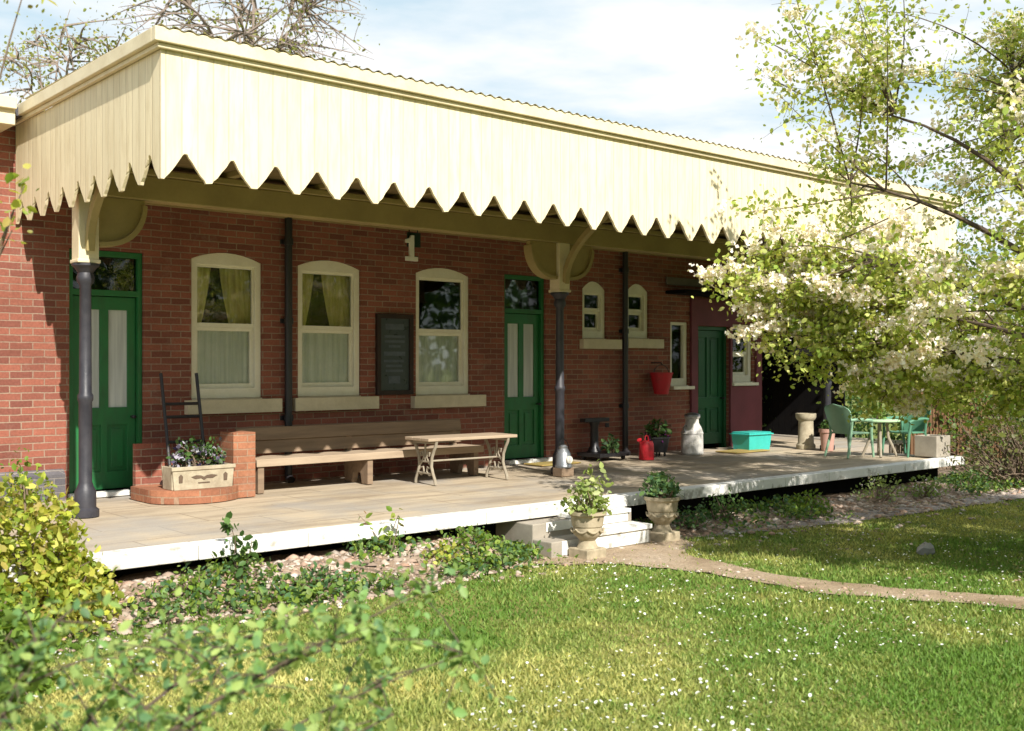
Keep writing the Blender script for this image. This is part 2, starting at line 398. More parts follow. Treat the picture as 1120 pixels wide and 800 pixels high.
PZ = .41
def inside(poly, X, Y):
    c = np.zeros(len(X), bool); n = len(poly)
    for i in range(n):
        x1, y1 = poly[i]; x2, y2 = poly[(i+1) % n]
        k = ((y1 > Y) != (y2 > Y)) & (X < (x2-x1)*(Y-y1)/((y2-y1) if y2 != y1 else 1e-9) + x1); c ^= k
    return c
def vnoise(X, Y, s, seed):
    r_ = np.random.default_rng(seed); g = r_.random((64,64)); x = X*s; y = Y*s; i = np.floor(x).astype(int); j = np.floor(y).astype(int); fx = x-i; fy = y-j
    fx = fx*fx*(3-2*fx); fy = fy*fy*(3-2*fy); q = lambda a, b: g[a % 64, b % 64]
    return (q(i,j)*(1-fx)+q(i+1,j)*fx)*(1-fy) + (q(i,j+1)*(1-fx)+q(i+1,j+1)*fx)*fy
def sstep(t): t = np.clip(t, 0, 1); return t*t*(3-2*t)
def bedz(X, Y):
    X = np.asarray(X, float); Y = np.asarray(Y, float)
    a = .19*sstep((Y-6.85)/.62)*sstep((6.45-X)/.5)
    b = .07*sstep((Y-6.95)/.5)*sstep((X-8.2)/.4)
    return .010 + np.where(X < 7.4, a, b) + (vnoise(X,Y,7,31)-.5)*.03 + (vnoise(X,Y,21,32)-.5)*.012
def mound(poly):
    xs_ = np.arange(min(p[0] for p in poly)-.2, max(p[0] for p in poly)+.2, .05); ys_ = np.arange(min(p[1] for p in poly)-.2, max(p[1] for p in poly)+.03, .05)
    gx, gy = np.meshgrid(xs_, ys_); X = gx.ravel(); Y = gy.ravel()
    Z = np.where(inside(poly, X+(vnoise(X,Y,6,33)-.5)*.15, Y+(vnoise(X,Y,5,34)-.5)*.22), bedz(X,Y), -.03)
    nx_, ny_ = len(xs_), len(ys_); q = np.arange(nx_*ny_).reshape(ny_, nx_)
    F_ = np.stack([q[:-1,:-1], q[:-1,1:], q[1:,1:], q[1:,:-1]], 2).reshape(-1)
    tag(raw_mesh('flower_bed', np.stack([X,Y,Z],1), F_, 4, None, M['bed'], smooth=True), kind='structure')
mound(BED_A); mound(BED_B)
mb = MB()
mb.box(-2, 15.12, 7.90, 11.0, -.1, .402); mb.box(-2, 15.12, 7.672, 7.8995, .31, .402)
mb.box(15.12, 18, 9.6, 13.2, -.1, .395)
plat = tag(obj('platform', mb, M['paving']), kind='structure')
mb = MB(); mb.box(-2, 15.10, 7.84, 7.895, -.1, .28); obj('retaining_face', mb, M['dark'], plat)  # face blackened to deepen the shadow under the coping
mb = MB()
x = -2.0
random.seed(3)
while x < 15.0:                                              # coping stones laid end to end
    x2 = min(15.2, x + .915); dz = random.uniform(-.003, .004)
    mb.box(x+.003, x2-.003, 7.49+random.uniform(-.004,.004), 7.67, .30+dz, PZ+.004+dz); x = x2
obj('coping', mb, M['white'], plat, bevel=.008)

# steps up to the platform between the two urns
mb = MB(); mb.box(6.62, 7.94, 7.05, 7.30, -.05, .15); mb.box(6.62, 7.94, 7.30, 7.83, -.05, .283)
st = tag(obj('steps', mb, M['concrete'], bevel=.01), kind='structure')
mb = MB(); mb.box(7.12, 7.93, 7.02, 7.29, .153, .195); mb.box(6.74, 7.9, 7.042, 7.048, .02, .15)
mb.box(7.12, 7.9, 7.27, 7.55, .288, .325); mb.box(6.78, 7.88, 7.292, 7.298, .20, .285)
obj('painted_edge', mb, M['white'], st, bevel=.006)

# ------------------------------------------------------------------ station building
B = thing('station_building', 'red brick station building with green doors and cream sash windows', 'building', (6, 11, 0))
def arch(x0, x1, z0, z1, rise, n=8):
    pts = [(x0, z0), (x1, z0)]
    for i in range(n+1):
        t = i/n; xx = x1 + (x0-x1)*t; pts.append((xx, z1 - rise + rise*(1-(2*t-1)**2)))
    return pts
WIN = [(5.04,5.88,1.37,2.97,.09),(6.33,7.19,1.37,2.97,.09),(8.00,8.87,1.36,2.98,.09)]
SML = [(10.93,11.42,2.12,2.95,.12),(11.86,12.35,2.14,2.96,.12)]
POR = [(12.84,13.27,1.42,2.41,0),(14.34,14.93,1.46,2.41,0)]
DOOR = [(3.76,4.52,.36,2.90),(9.46,10.22,.36,2.96),(13.46,14.28,.36,2.36)]
loops = [[(-2.5,-.1),(15.1,-.1),(15.1,4.05),(-2.5,4.05)]]
for a in WIN+SML: loops.append(arch(*a))
for a in POR: loops.append([(a[0],a[2]),(a[1],a[2]),(a[1],a[3]),(a[0],a[3])])
for a in DOOR: loops.append([(a[0],a[2]),(a[1],a[2]),(a[1],a[3]),(a[0],a[3])])
mb = MB(); mb.poly(loops, 11.0, 11.28)
mb.box(-2.5,-2.2,11.281,16,-.1,4.05); mb.box(14.8,15.1,11.281,16,-.1,4.05); mb.box(-2.199,14.799,15.7,16,-.1,4.05)
obj('wall', mb, M['brick'], B, True)
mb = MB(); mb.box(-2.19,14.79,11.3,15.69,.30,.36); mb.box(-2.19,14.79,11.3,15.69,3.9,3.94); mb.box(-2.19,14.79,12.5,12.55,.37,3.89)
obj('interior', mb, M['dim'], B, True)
# plinth of blue engineering brick, clear of the doors
mb = MB(); mb.box(-2.6,3.70,10.93,10.998,.1,.66); mb.add([(-2.6,10.93,.66),(3.7,10.93,.66),(3.7,10.998,.71),(-2.6,10.998,.71)],[(0,1,2,3)])
obj('plinth', mb, M['blue_brick'], B, True)
mb = MB()                                                   # low hipped slate roof
mb.add([(-3,10.65,4.14),(15.4,10.65,4.14),(15.4,16.3,4.14),(-3,16.3,4.14),(-.5,13.5,4.72),(12.6,13.5,4.72),(-3,10.65,4.06),(15.4,10.65,4.06),(15.4,16.3,4.06),(-3,16.3,4.06)],
       [(0,1,5,4),(1,2,5),(2,3,4,5),(3,0,4),(0,6,7,1),(1,7,8,2),(2,8,9,3),(3,9,6,0),(6,9,8,7)])
obj('roof', mb, M['slate'], B, True)
mb = MB(); mb.box(-3,3.12,10.55,10.64,3.95,4.17); mb.box(-3,3.12,10.50,10.549,4.09,4.20); mb.box(-3,3.12,10.641,11.0,3.95,3.99)
obj('eaves_board', mb, M['cream'], B, True, bevel=.006)

def add_window(a, kind):
    x0, x1, z0, z1, rise = a; f = .075; yf = 11.035
    zm = z0 + (z1-z0)*.50
    if kind == 'narrow': zm = None
    outer = arch(x0+.003, x1-.003, z0+.003, z1-.003, rise) if rise else [(x0+.003,z0+.003),(x1-.003,z0+.003),(x1-.003,z1-.003),(x0+.003,z1-.003)]
    inner = [(x0+f, z0+.11), (x1-f, z0+.11), (x1-f, z1-rise-.05), (x0+f, z1-rise-.05)]
    mb = MB(); mb.poly([outer, inner], yf, yf+.10)
    wn = obj('window', mb, M['frame'], B, True, bevel=.004)
    if zm:
        zt = inner[2][1]; xa, xb = inner[0][0], inner[1][0]
        mb = MB(); s_ = .035
        mb.poly([[(xa-.01,zm-.02),(xb+.01,zm-.02),(xb+.01,zt+.01),(xa-.01,zt+.01)], [(xa+s_*.6,zm+.025),(xb-s_*.6,zm+.025),(xb-s_*.6,zt-.03),(xa+s_*.6,zt-.03)]], yf+.03, yf+.07)
        mb.poly([[(xa-.01,z0+.10),(xb+.01,z0+.10),(xb+.01,zm-.021),(xa-.01,zm-.021)], [(xa+s_,z0+.16),(xb-s_,z0+.16),(xb-s_,zm-.06),(xa+s_,zm-.06)]], yf+.055, yf+.095)
        obj('sash', mb, M['frame'], wn, False)
        wn.children[-1].location = (0,0,0)
        ch = wn.children[-1]; ch.data.transform(Matrix.Translation(-B.location))
    xa, xb, za, zb = inner[0][0]-.01, inner[1][0]+.01, z0+.10, inner[2][1]+.01
    def sub(name, mb, m, smooth=False):
        return obj(name, mb, m, wn, True, smooth)
    mb = MB()
    if zm:
        mb.box(xa, xb, yf+.048, yf+.052, zm, zb); mb.box(xa, xb, yf+.073, yf+.077, za, zm-.03)
    else: mb.box(xa, xb, yf+.05, yf+.054, za, zb)
    if kind == 'dark':
        sub('glass', MB().box(xa, xb, yf+.048, yf+.052, zm, zb), M['darkglass']); mb = MB().box(xa, xb, yf+.073, yf+.077, za, zm-.03)
    sub('glass', mb, M['glass'])
    def drape(xl, xr, zlo, zhi, y, amp, waves, xl2=None, xr2=None, n=60, m=10):
        mb = MB(); vs = []
        for j in range(m+1):
            t = j/m; l = xl + ((xl2 if xl2 is not None else xl)-xl)*t**1.4; r = xr + ((xr2 if xr2 is not None else xr)-xr)*t**1.4
            for i in range(n+1):
                s = i/n; vs.append((l+(r-l)*s, y+amp*math.sin(s*waves*6.283+.6*math.sin(3*s+t)), zhi+(zlo-zhi)*t))
        fs = [(j*(n+1)+i, j*(n+1)+i+1, (j+1)*(n+1)+i+1, (j+1)*(n+1)+i) for j in range(m) for i in range(n)]
        mb.add(vs, fs); return mb
    if kind in ('curtained', 'dark'):
        sub('net_curtain', drape(xa-.02, xb+.02, za-.02, zm-.01, yf+.092, .008, 9), M['net'], True)
    if kind == 'curtained':
        w_ = xb-xa; cx = xa+w_*.40
        sub('curtain', drape(xa-.1, cx-.04, zm-.02, zb+.05, yf+.135, .012, 3, xa-.1, xa+w_*.16), M['curtain'], True)
        sub('curtain', drape(cx+.05, xb+.1, zm-.02, zb+.05, yf+.14, .012, 5, xa+w_*.66, xb+.1), M['curtain'], True)
    if kind == 'small':
        sub('blind', drape(xa-.02, xb+.02, za, zm+.05 if a[0] > 11.5 else za+.25, yf+.14, .004, 4), M['net'], True)
    if kind == 'wide': sub('net_curtain', drape(xa-.02, xb+.02, za, zb, yf+.085, .008, 6), M['net'], True)
    if kind in ('curtained', 'dark'): q = (x0-.08, x1+.20)
    elif kind == 'small': q = (x0-.06, x1+.24)
    else: q = (x0-.02, x1+.05)
    sh = .16 if kind in ('curtained','dark') else (.15 if kind == 'small' else .06)
    mb = MB(); mb.box(q[0], q[1], 10.91, 11.034 if False else 10.997, z0-sh, z0-.012); mb.box(x0+.004, x1-.004, 10.998, 11.13, z0-.03, z0+.001)
    sub('sill', mb, M['stone'] if kind in ('curtained','dark','small') else M['frame'])
    return wn
for a, k in zip(WIN, ('curtained', 'curtained', 'dark')): add_window(a, k)
for a in SML: add_window(a, 'small')
add_window(POR[0], 'narrow'); add_window(POR[1], 'wide')

def add_door(a, kind):
    x0, x1, z0, z1 = a; m = M['green'] if kind != 'plain' else M['greend']
    yf = 11.06; f = .05; zt = 2.44 if kind != 'plain' else z1-.06
    fr = [[(x0+.003,z0+.01),(x1-.003,z0+.01),(x1-.003,z1-.003),(x0+.003,z1-.003)], [(x0+f,z0+.02),(x1-f,z0+.02),(x1-f,zt),(x0+f,zt)]]
    if kind != 'plain': fr.append([(x0+f,zt+.06),(x1-f,zt+.06),(x1-f,z1-.06),(x0+f,z1-.06)])
    mb = MB(); mb.poly(fr, yf-.02, yf+.10)
    d = obj('door', mb, m, B, True, bevel=.003)
    xl, xr, zb = x0+f+.004, x1-f-.004, PZ+.055
    W_ = xr-xl
    leaf = [[(xl,zb),(xr,zb),(xr,zt-.006),(xl,zt-.006)]]
    st_ = .085; mid = (xl+xr)/2
    panes = []
    if kind != 'plain':
        panes = [(xl+st_, mid-.045, 1.30, zt-.14), (mid+.045, xr-st_, 1.30, zt-.14)]
    pan = [(xl+st_, mid-.035, zb+.18, 1.12 if kind != 'plain' else 1.05), (mid+.035, xr-st_, zb+.18, 1.12 if kind != 'plain' else 1.05)]
    if kind == 'plain': pan += [(xl+st_, mid-.035, 1.22, zt-.12), (mid+.035, xr-st_, 1.22, zt-.12)]
    for p in panes+pan: leaf.append([(p[0],p[2]),(p[1],p[2]),(p[1],p[3]),(p[0],p[3])])
    mb = MB(); mb.poly(leaf, yf+.03, yf+.075)
    for p in pan:
        mb.box(p[0]-.004, p[1]+.004, yf+.05, yf+.07, p[2]-.004, p[3]+.004)
        mb.box(p[0]+.04, p[1]-.04, yf+.038, yf+.049, p[2]+.04, p[3]-.04)
    obj('door_leaf', mb, m, d, True, bevel=.004)
    for p in panes:
        mb = MB(); mb.box(p[0]-.003, p[1]+.003, yf+.05, yf+.06, p[2]-.003, p[3]+.003)
        g = obj('glass', mb, M['frosted'], d, True)
    if kind != 'plain':
        mb = MB(); mb.box(x0+f-.01, x1-f+.01, yf+.03, yf+.036, zt+.05, z1-.05); obj('transom_glass', mb, M['darkglass'], d, True)
        mb = MB(); mb.box(x0-.02, x1+.12, 10.86, 10.995, PZ, PZ+.05); obj('doorstep', mb, M['white'], d, True, bevel=.008)
    mb = MB(); mb.tube([(xr-.045,yf+.03,1.2),(xr-.045,yf-.03,1.2)], [.012,.012]); mb.lathe([(.0,-.02),(.02,-.015),(.026,0),(.02,.015),(.0,.02)], (xr-.045,yf-.045,1.2), 12)
    obj('handle', mb, M['black'], d, True, True)
for a, k in zip(DOOR, ('glazed', 'glazed', 'plain')): add_door(a, k)

for x in (6.17, 11.75):                                     # black rainwater pipes
    mb = MB(); mb.cyl((x,10.93,PZ+.05),(x,10.93,3.42),.043,n=14)
    mb.tube([(x,10.93,PZ+.06),(x,10.86,PZ+.02)],.044,14)
    for z in (1.1, 2.2, 3.1): mb.cyl((x,10.93,z),(x,10.93,z+.07),.054,n=14); mb.box(x-.07,x+.07,10.975,10.995,z+.01,z+.06)
    obj('downpipe', mb, M['black'], B, True, True)
# boarded maroon bay at the far end with a shallow felt hood
loops = [[(13.30,PZ+.01),(15.13,PZ+.01),(15.13,2.74),(13.30,2.80)]]
for a in (POR[1],): loops.append([(a[0]-.004,a[2]-.07),(a[1]+.055,a[2]-.07),(a[1]+.055,a[3]+.004),(a[0]-.004,a[3]+.004)])
loops[0] = [(13.30,PZ+.01),(DOOR[2][0]-.004,PZ+.01),(DOOR[2][0]-.004,2.364),(DOOR[2][1]+.004,2.364),(DOOR[2][1]+.004,PZ+.01),(15.13,PZ+.01),(15.13,2.74),(13.30,2.80)]
mb = MB(); mb.poly(loops, 10.955, 10.997); obj('maroon_panel', mb, M['maroon'], B, True)
mb = MB(); top = []; n = 14
for i in range(n+1):
    t = i/n; xx = 12.72+2.5*t; top.append((xx, 2.83 - .02*t - .16*max(0, t-.75)**2*16*.6))
mb.poly([top + [(p[0], p[1]+.05) for p in reversed(top)]], 10.60, 10.995)
obj('hood', mb, M['dark'], B, True)

# ------------------------------------------------------------------ canopy
CX0, CX1, CY0 = 3.25, 15.17, 7.60
C = thing('platform_canopy', 'cream boarded platform canopy with saw tooth valance on dark iron posts', 'canopy', (6, 9.6, PZ))
def valance_profile(L, ntooth, ztop=4.03, ztip=3.09, znotch=3.285):
    p = L/ntooth; pts = [(0, ztop)]
    low = []; H = znotch-ztip
    side = [(.065, 0), (.10, .10), (.18, .26), (.27, .47), (.36, .71), (.42, .88), (.465, 1)]
    for k in range(ntooth):
        x = k*p
        if k == 0: low.append((0, ztip))
        low += [(x+p*a+random.uniform(-.003,.003), ztip+H*b+random.uniform(-.004,.004)) for a, b in side]
        low += [(x+p-p*a+random.uniform(-.003,.003), ztip+H*b+random.uniform(-.004,.004)) for a, b in reversed(side)]
        if k == ntooth-1: low.append((L, ztip))
    return [(0, ztop)] + low + [(L, ztop)]
def strip(prof, d0, d1, axis='y'):
    """solid board with a cut lower edge: prof runs along the edge, its first and last points are the top corners"""
    low = prof[1:-1]; zt = prof[0][1]; n = len(low); mb = MB(); P = []
    for d in (d0, d1):
        for z_ in (None, zt):
            for h, z in low: P.append((h, d, z if z_ is None else z_) if axis == 'y' else (d, h, z if z_ is None else z_))
    F_ = []
    for i in range(n-1):
        F_ += [(i,i+1,n+i+1,n+i), (2*n+i,3*n+i,3*n+i+1,2*n+i+1), (i,2*n+i,2*n+i+1,i+1), (n+i,n+i+1,3*n+i+1,3*n+i)]
    F_ += [(0,n,3*n,2*n), (n-1,3*n-1,4*n-1,2*n-1)]
    mb.add(P, F_); return mb
L = CX1-CX0
pr = [(CX0+p[0], p[1]) for p in valance_profile(L, 32)]
mb = strip(pr, CY0, CY0+.025); obj('valance', mb, M['valance'], C, True)
L2 = 10.985-CY0-.03
pr = [(CY0+.027+p[0], p[1]) for p in valance_profile(L2, 9)]
mb = strip(pr, CX0, CX0+.025, 'x'); obj('valance', mb, M['valance'], C, True)
mb = strip(pr, CX1-.025, CX1, 'x'); obj('valance', mb, M['valance'], C, True)
def fascia(mb, x0, x1, y0, y1, t):
    mb.box(x0, x1, y0, y1, *t)
mb = MB()
e = .075
mb.box(CX0-e, CX1+e, CY0-e, CY0-.004, 4.065, 4.17); mb.box(CX0-.04, CX1+.04, CY0-.04, CY0-.004, 4.028, 4.063)
for xa, xb, k in ((CX0-e, CX0-.004, 0), (CX1+.004, CX1+e, 1)):
    mb.box(xa, xb, CY0-.003, 10.98, 4.065, 4.17)
    if k == 0: mb.box(CX0-.04, xb, CY0-.003, 10.98, 4.028, 4.063)
obj('fascia', mb, M['cream'], C, True, bevel=.006)
# corrugated roof sheet just above the fascia
nx = 640; vs = []; xs = np.linspace(CX0-.05, CX1+.05, nx)
for x in xs:
    z = 4.174 + .011*math.sin(x*2*math.pi/.11)
    vs += [(x, CY0-e-.012, z), (x, 10.6, z+.03)]
mb = MB(); mb.add(vs, [(2*i, 2*i+2, 2*i+3, 2*i+1) for i in range(nx-1)]); obj('roof_sheet', mb, M['roofmetal'], C, True, True)
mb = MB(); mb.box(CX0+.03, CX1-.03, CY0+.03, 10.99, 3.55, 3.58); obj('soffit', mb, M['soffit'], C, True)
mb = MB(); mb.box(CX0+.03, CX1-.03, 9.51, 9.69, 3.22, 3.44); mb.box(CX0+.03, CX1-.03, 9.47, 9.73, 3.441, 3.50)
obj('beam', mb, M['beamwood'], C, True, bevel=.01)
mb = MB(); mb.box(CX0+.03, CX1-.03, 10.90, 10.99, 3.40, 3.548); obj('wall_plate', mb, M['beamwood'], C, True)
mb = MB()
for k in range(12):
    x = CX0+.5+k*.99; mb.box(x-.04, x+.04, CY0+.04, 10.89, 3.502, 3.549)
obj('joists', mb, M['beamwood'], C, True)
POSTX = (3.42, 9.15, 14.97)
for i, x in enumerate(POSTX):
    mb = MB()
    mb.lathe([(.115,0),(.115,.06),(.09,.08),(.09,.22),(.07,.26),(.056,.30),(.056,1.0),(.066,1.02),(.066,1.06),(.053,1.08),(.048,2.02),(.07,2.05),(.075,2.09),(.062,2.13),(.09,2.17),(.115,2.19),(.115,2.21)], (x,9.6,PZ), 20)
    p = obj('post', mb, M['iron_grey'], C, True, True)
    mb = MB(); mb.box(x-.088, x+.088, 9.512, 9.688, PZ+2.212, 3.219); mb.box(x-.10, x+.10, 9.50, 9.70, PZ+2.212, PZ+2.245)
    obj('post_head', mb, M['cream'], C, True, bevel=.008)
    # slender curved arm reaching forward to carry the valance
    pts = []
    for k in range(11):
        t = k/10; pts.append((x, 9.50 - .78*t**1.5, 2.74 + .80*t**.72))
    mb = MB()
    vs = []
    for q in pts: vs += [(q[0]-.035,q[1]-.03,q[2]-.02),(q[0]+.035,q[1]-.03,q[2]-.02),(q[0]+.035,q[1]+.03,q[2]+.02),(q[0]-.035,q[1]+.03,q[2]+.02)]
    fs = [(0,1,2,3),(40,43,42,41)]
    for k in range(10):
        for u_ in range(4): a_, b_ = k*4+u_, k*4+(u_+1)%4; fs.append((a_, b_, b_+4, a_+4))
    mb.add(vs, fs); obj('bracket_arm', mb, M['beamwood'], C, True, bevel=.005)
    for s in (-1, 1):
        if i == 0 and s < 0: continue
        if i == 2 and s > 0: continue
        # spandrel bracket: solid web with a moulded rim on its concave edge
        xa = x + s*.09; A = .43; H = .43; zt = 3.218
        arc = []
        for k in range(13):
            a_ = math.pi/2*k/12; arc.append((xa + s*A*(1-math.sin(a_))*1.0, zt - H*(math.sin(a_))**1.0 if False else zt - H*(1-math.cos(a_)) if False else 0))
        arc = [(xa + s*A*math.cos(math.pi/2*k/12)**.8, zt - .04 - (H-.04)*math.sin(math.pi/2*k/12)) for k in range(13)]
        web = [(xa, zt), (xa+s*A, zt)] + arc
        mb = MB(); mb.poly([web], 9.565, 9.635)
        rim = arc + [(xa + (q[0]-xa)*.90, zt + (q[1]-zt)*.90) for q in reversed(arc)]
        mb.poly([[(q[0]+s*.012, q[1]-.012) for q in arc] + [(xa + (q[0]-xa)*.93, zt + (q[1]-zt)*.93) for q in reversed(arc)]], 9.53, 9.67)
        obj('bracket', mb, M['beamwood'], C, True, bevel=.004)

# ------------------------------------------------------------------ hanging number, notice board, wall things
t = thing('platform_number_sign', 'pale numeral 1 hanging on a small dark backing under the canopy', 'sign', (7.43, 10.3, 3.10))
one = [(-.085,-.15),(.085,-.15),(.085,-.10),(.03,-.10),(.03,.15),(-.01,.15),(-.03,.115),(-.085,.10),(-.085,.06),(-.032,.06),(-.032,-.10),(-.085,-.10)]
mb = MB(); mb.poly([one], -.014, .014); obj('numeral', mb, M['signwhite'], t, bevel=.002)
mb = MB(); mb.poly([[(q[0]+.022, q[1]+.012) for q in one]], .0145, .04); mb.box(-.03,.16,.0405,.055,.02,.19); obj('backing', mb, M['signgreen'], t)
for y in (.0,.12): obj('hanger', MB().cyl((y,.048,.185),(y,.048,.40),.007,n=8), M['black'], t)

t = thing('notice_board', 'tall black framed notice board on the brick wall between two sash windows', 'notice board', (7.66, 11, 1.37))
mb = MB(); mb.poly([[(-.27,0),(.27,0),(.27,.99),(-.27,.99)],[(-.215,.055),(.215,.055),(.215,.935),(-.215,.935)]], -.055, -.004); obj('frame', mb, M['boardframe'], t, bevel=.005)
mb = MB(); mb.box(-.216,.216,-.03,-.004,.054,.936); obj('panel', mb, M['board'], t)
mb = MB()
random.seed(5)
for k, (z, h) in enumerate([(.80,.07),(.70,.03),(.64,.03),(.58,.03),(.48,.05),(.40,.03),(.34,.03),(.28,.03),(.14,.09)]):
    ww = random.uniform(.09,.17); mb.box(-ww, ww*random.uniform(.8,1), -.034, -.0305, z, z+h)
obj('faded_strips', mb, M['boardpaper'], t)

def bucket_mb(r0=.10, r1=.155, h=.30):
    mb = MB(); mb.lathe([(r0*.96,0),(r0,.01),(r1,h),(r1+.01,h),(r1+.01,h+.015),(r1-.004,h+.015),(r0-.004,.02),(.0,.02)], (0,0,0), 28); return mb
t = thing('fire_bucket', 'red fire bucket hanging on the brick wall under the small arched windows', 'bucket', (12.4, 10.80, 1.30), 0)
obj('pail', bucket_mb(.11,.17,.31), M['red'], t, smooth=True)
mb = MB(); mb.tube([(.17*math.cos(a), 0, .31+.13*math.sin(a)) for a in np.linspace(0, math.pi, 13)], .007, 6); mb.tube([(0,.2,.47),(0,.0,.47),(0,-.02,.44)], .01, 6)
obj('handle', mb, M['black'], t, smooth=True)

t = thing('wall_plank', 'long grey weathered plank fixed high on the wall over the far door', 'plank', (13.25, 11, 3.03))
mb = MB(); mb.box(-.55,.55,-.06,-.025,-.06,.06); obj('board', mb, M['plank'], t, bevel=.006)
mb = MB(); mb.box(-.4,-.34,-.0249,-.002,-.04,.04); mb.box(.34,.4,-.0249,-.002,-.04,.04); obj('batten', mb, M['plank'], t)

# ------------------------------------------------------------------ leaves
LEAF_V = np.array([(0,0,0),(.30,.28,.05),(.27,.68,.06),(0,1,-.04),(-.27,.68,.06),(-.30,.28,.05)], dtype=np.float32)
LEAF_T = np.array([(0,1,2),(0,2,3),(0,3,4),(0,4,5)], dtype=np.int32)
PET_V = np.array([(0,0,0),(.42,.45,.10),(.0,.95,.16),(-.42,.45,.10)], dtype=np.float32)
PET_T = np.array([(0,1,2),(0,2,3)], dtype=np.int32)
def unit(a): return a/np.maximum(np.linalg.norm(a, axis=1, keepdims=True), 1e-9)
def leaf_geo(P, size, up=.5, droop=0., tv=LEAF_V, tt=LEAF_T, width=1., dirs=None):
    n = len(P)
    d = rng.normal(size=(n,3)) if dirs is None else dirs + rng.normal(size=(n,3))*.45
    d[:,2] -= droop; d = unit(d)
    nr = rng.normal(size=(n,3)); nr[:,2] += up*2; nr = unit(nr - d*np.sum(nr*d,axis=1,keepdims=True))
    sd_ = np.cross(d, nr)
    s = size*rng.uniform(.45,1.4,n)
    V = (tv[None,:,0,None]*width*sd_[:,None,:] + tv[None,:,1,None]*d[:,None,:] + tv[None,:,2,None]*nr[:,None,:])*s[:,None,None] + P[:,None,:]
    k = tv.shape[0]
    F_ = (tt[None,:,:] + (np.arange(n)*k)[:,None,None]).reshape(-1)
    return V.reshape(-1,3), F_
def tints(n, k, pal, spread=.25):
    pal = np.array(pal, dtype=np.float32); i = rng.integers(0, len(pal), n); j = rng.integers(0, len(pal), n); t = rng.random((n,1))
    c = (pal[i]*(1-t)+pal[j]*t)*rng.uniform(1-spread,1+spread,(n,1))
    return np.repeat(np.clip(c,0,1), k, axis=0)
def leaves(name, P, size, pal, parent=None, mt='leaf', loc=None, **kw):
    P = np.asarray(P, dtype=np.float64)
    V_, F_ = leaf_geo(P, size, **kw); k = kw.get('tv', LEAF_V).shape[0]
    if loc is not None: V_ = V_ - np.array(loc)
    return raw_mesh(name, V_, F_, 3, tints(len(P), k, pal), M[mt], parent)
def curve_pts(a, b, sag=0., wob=.1, n=7):
    a = np.array(a, float); b = np.array(b, float); L_ = np.linalg.norm(b-a)
    m = (a+b)/2 + rng.normal(size=3)*wob*L_ + np.array((0,0,sag*L_))
    t = np.linspace(0,1,n)[:,None]
    return (1-t)**2*a + 2*t*(1-t)*m + t**2*b
G_MID = [(.16,.26,.03),(.11,.20,.03),(.24,.32,.05)]
G_YEL = [(.46,.48,.08),(.24,.33,.05),(.46,.48,.06),(.30,.37,.05),(.54,.50,.12),(.18,.26,.03),(.34,.27,.07)]
G_DRK = [(.05,.11,.03),(.07,.14,.035),(.10,.18,.045)]
G_BLUE = [(.08,.17,.07),(.06,.13,.06),(.14,.24,.08)]

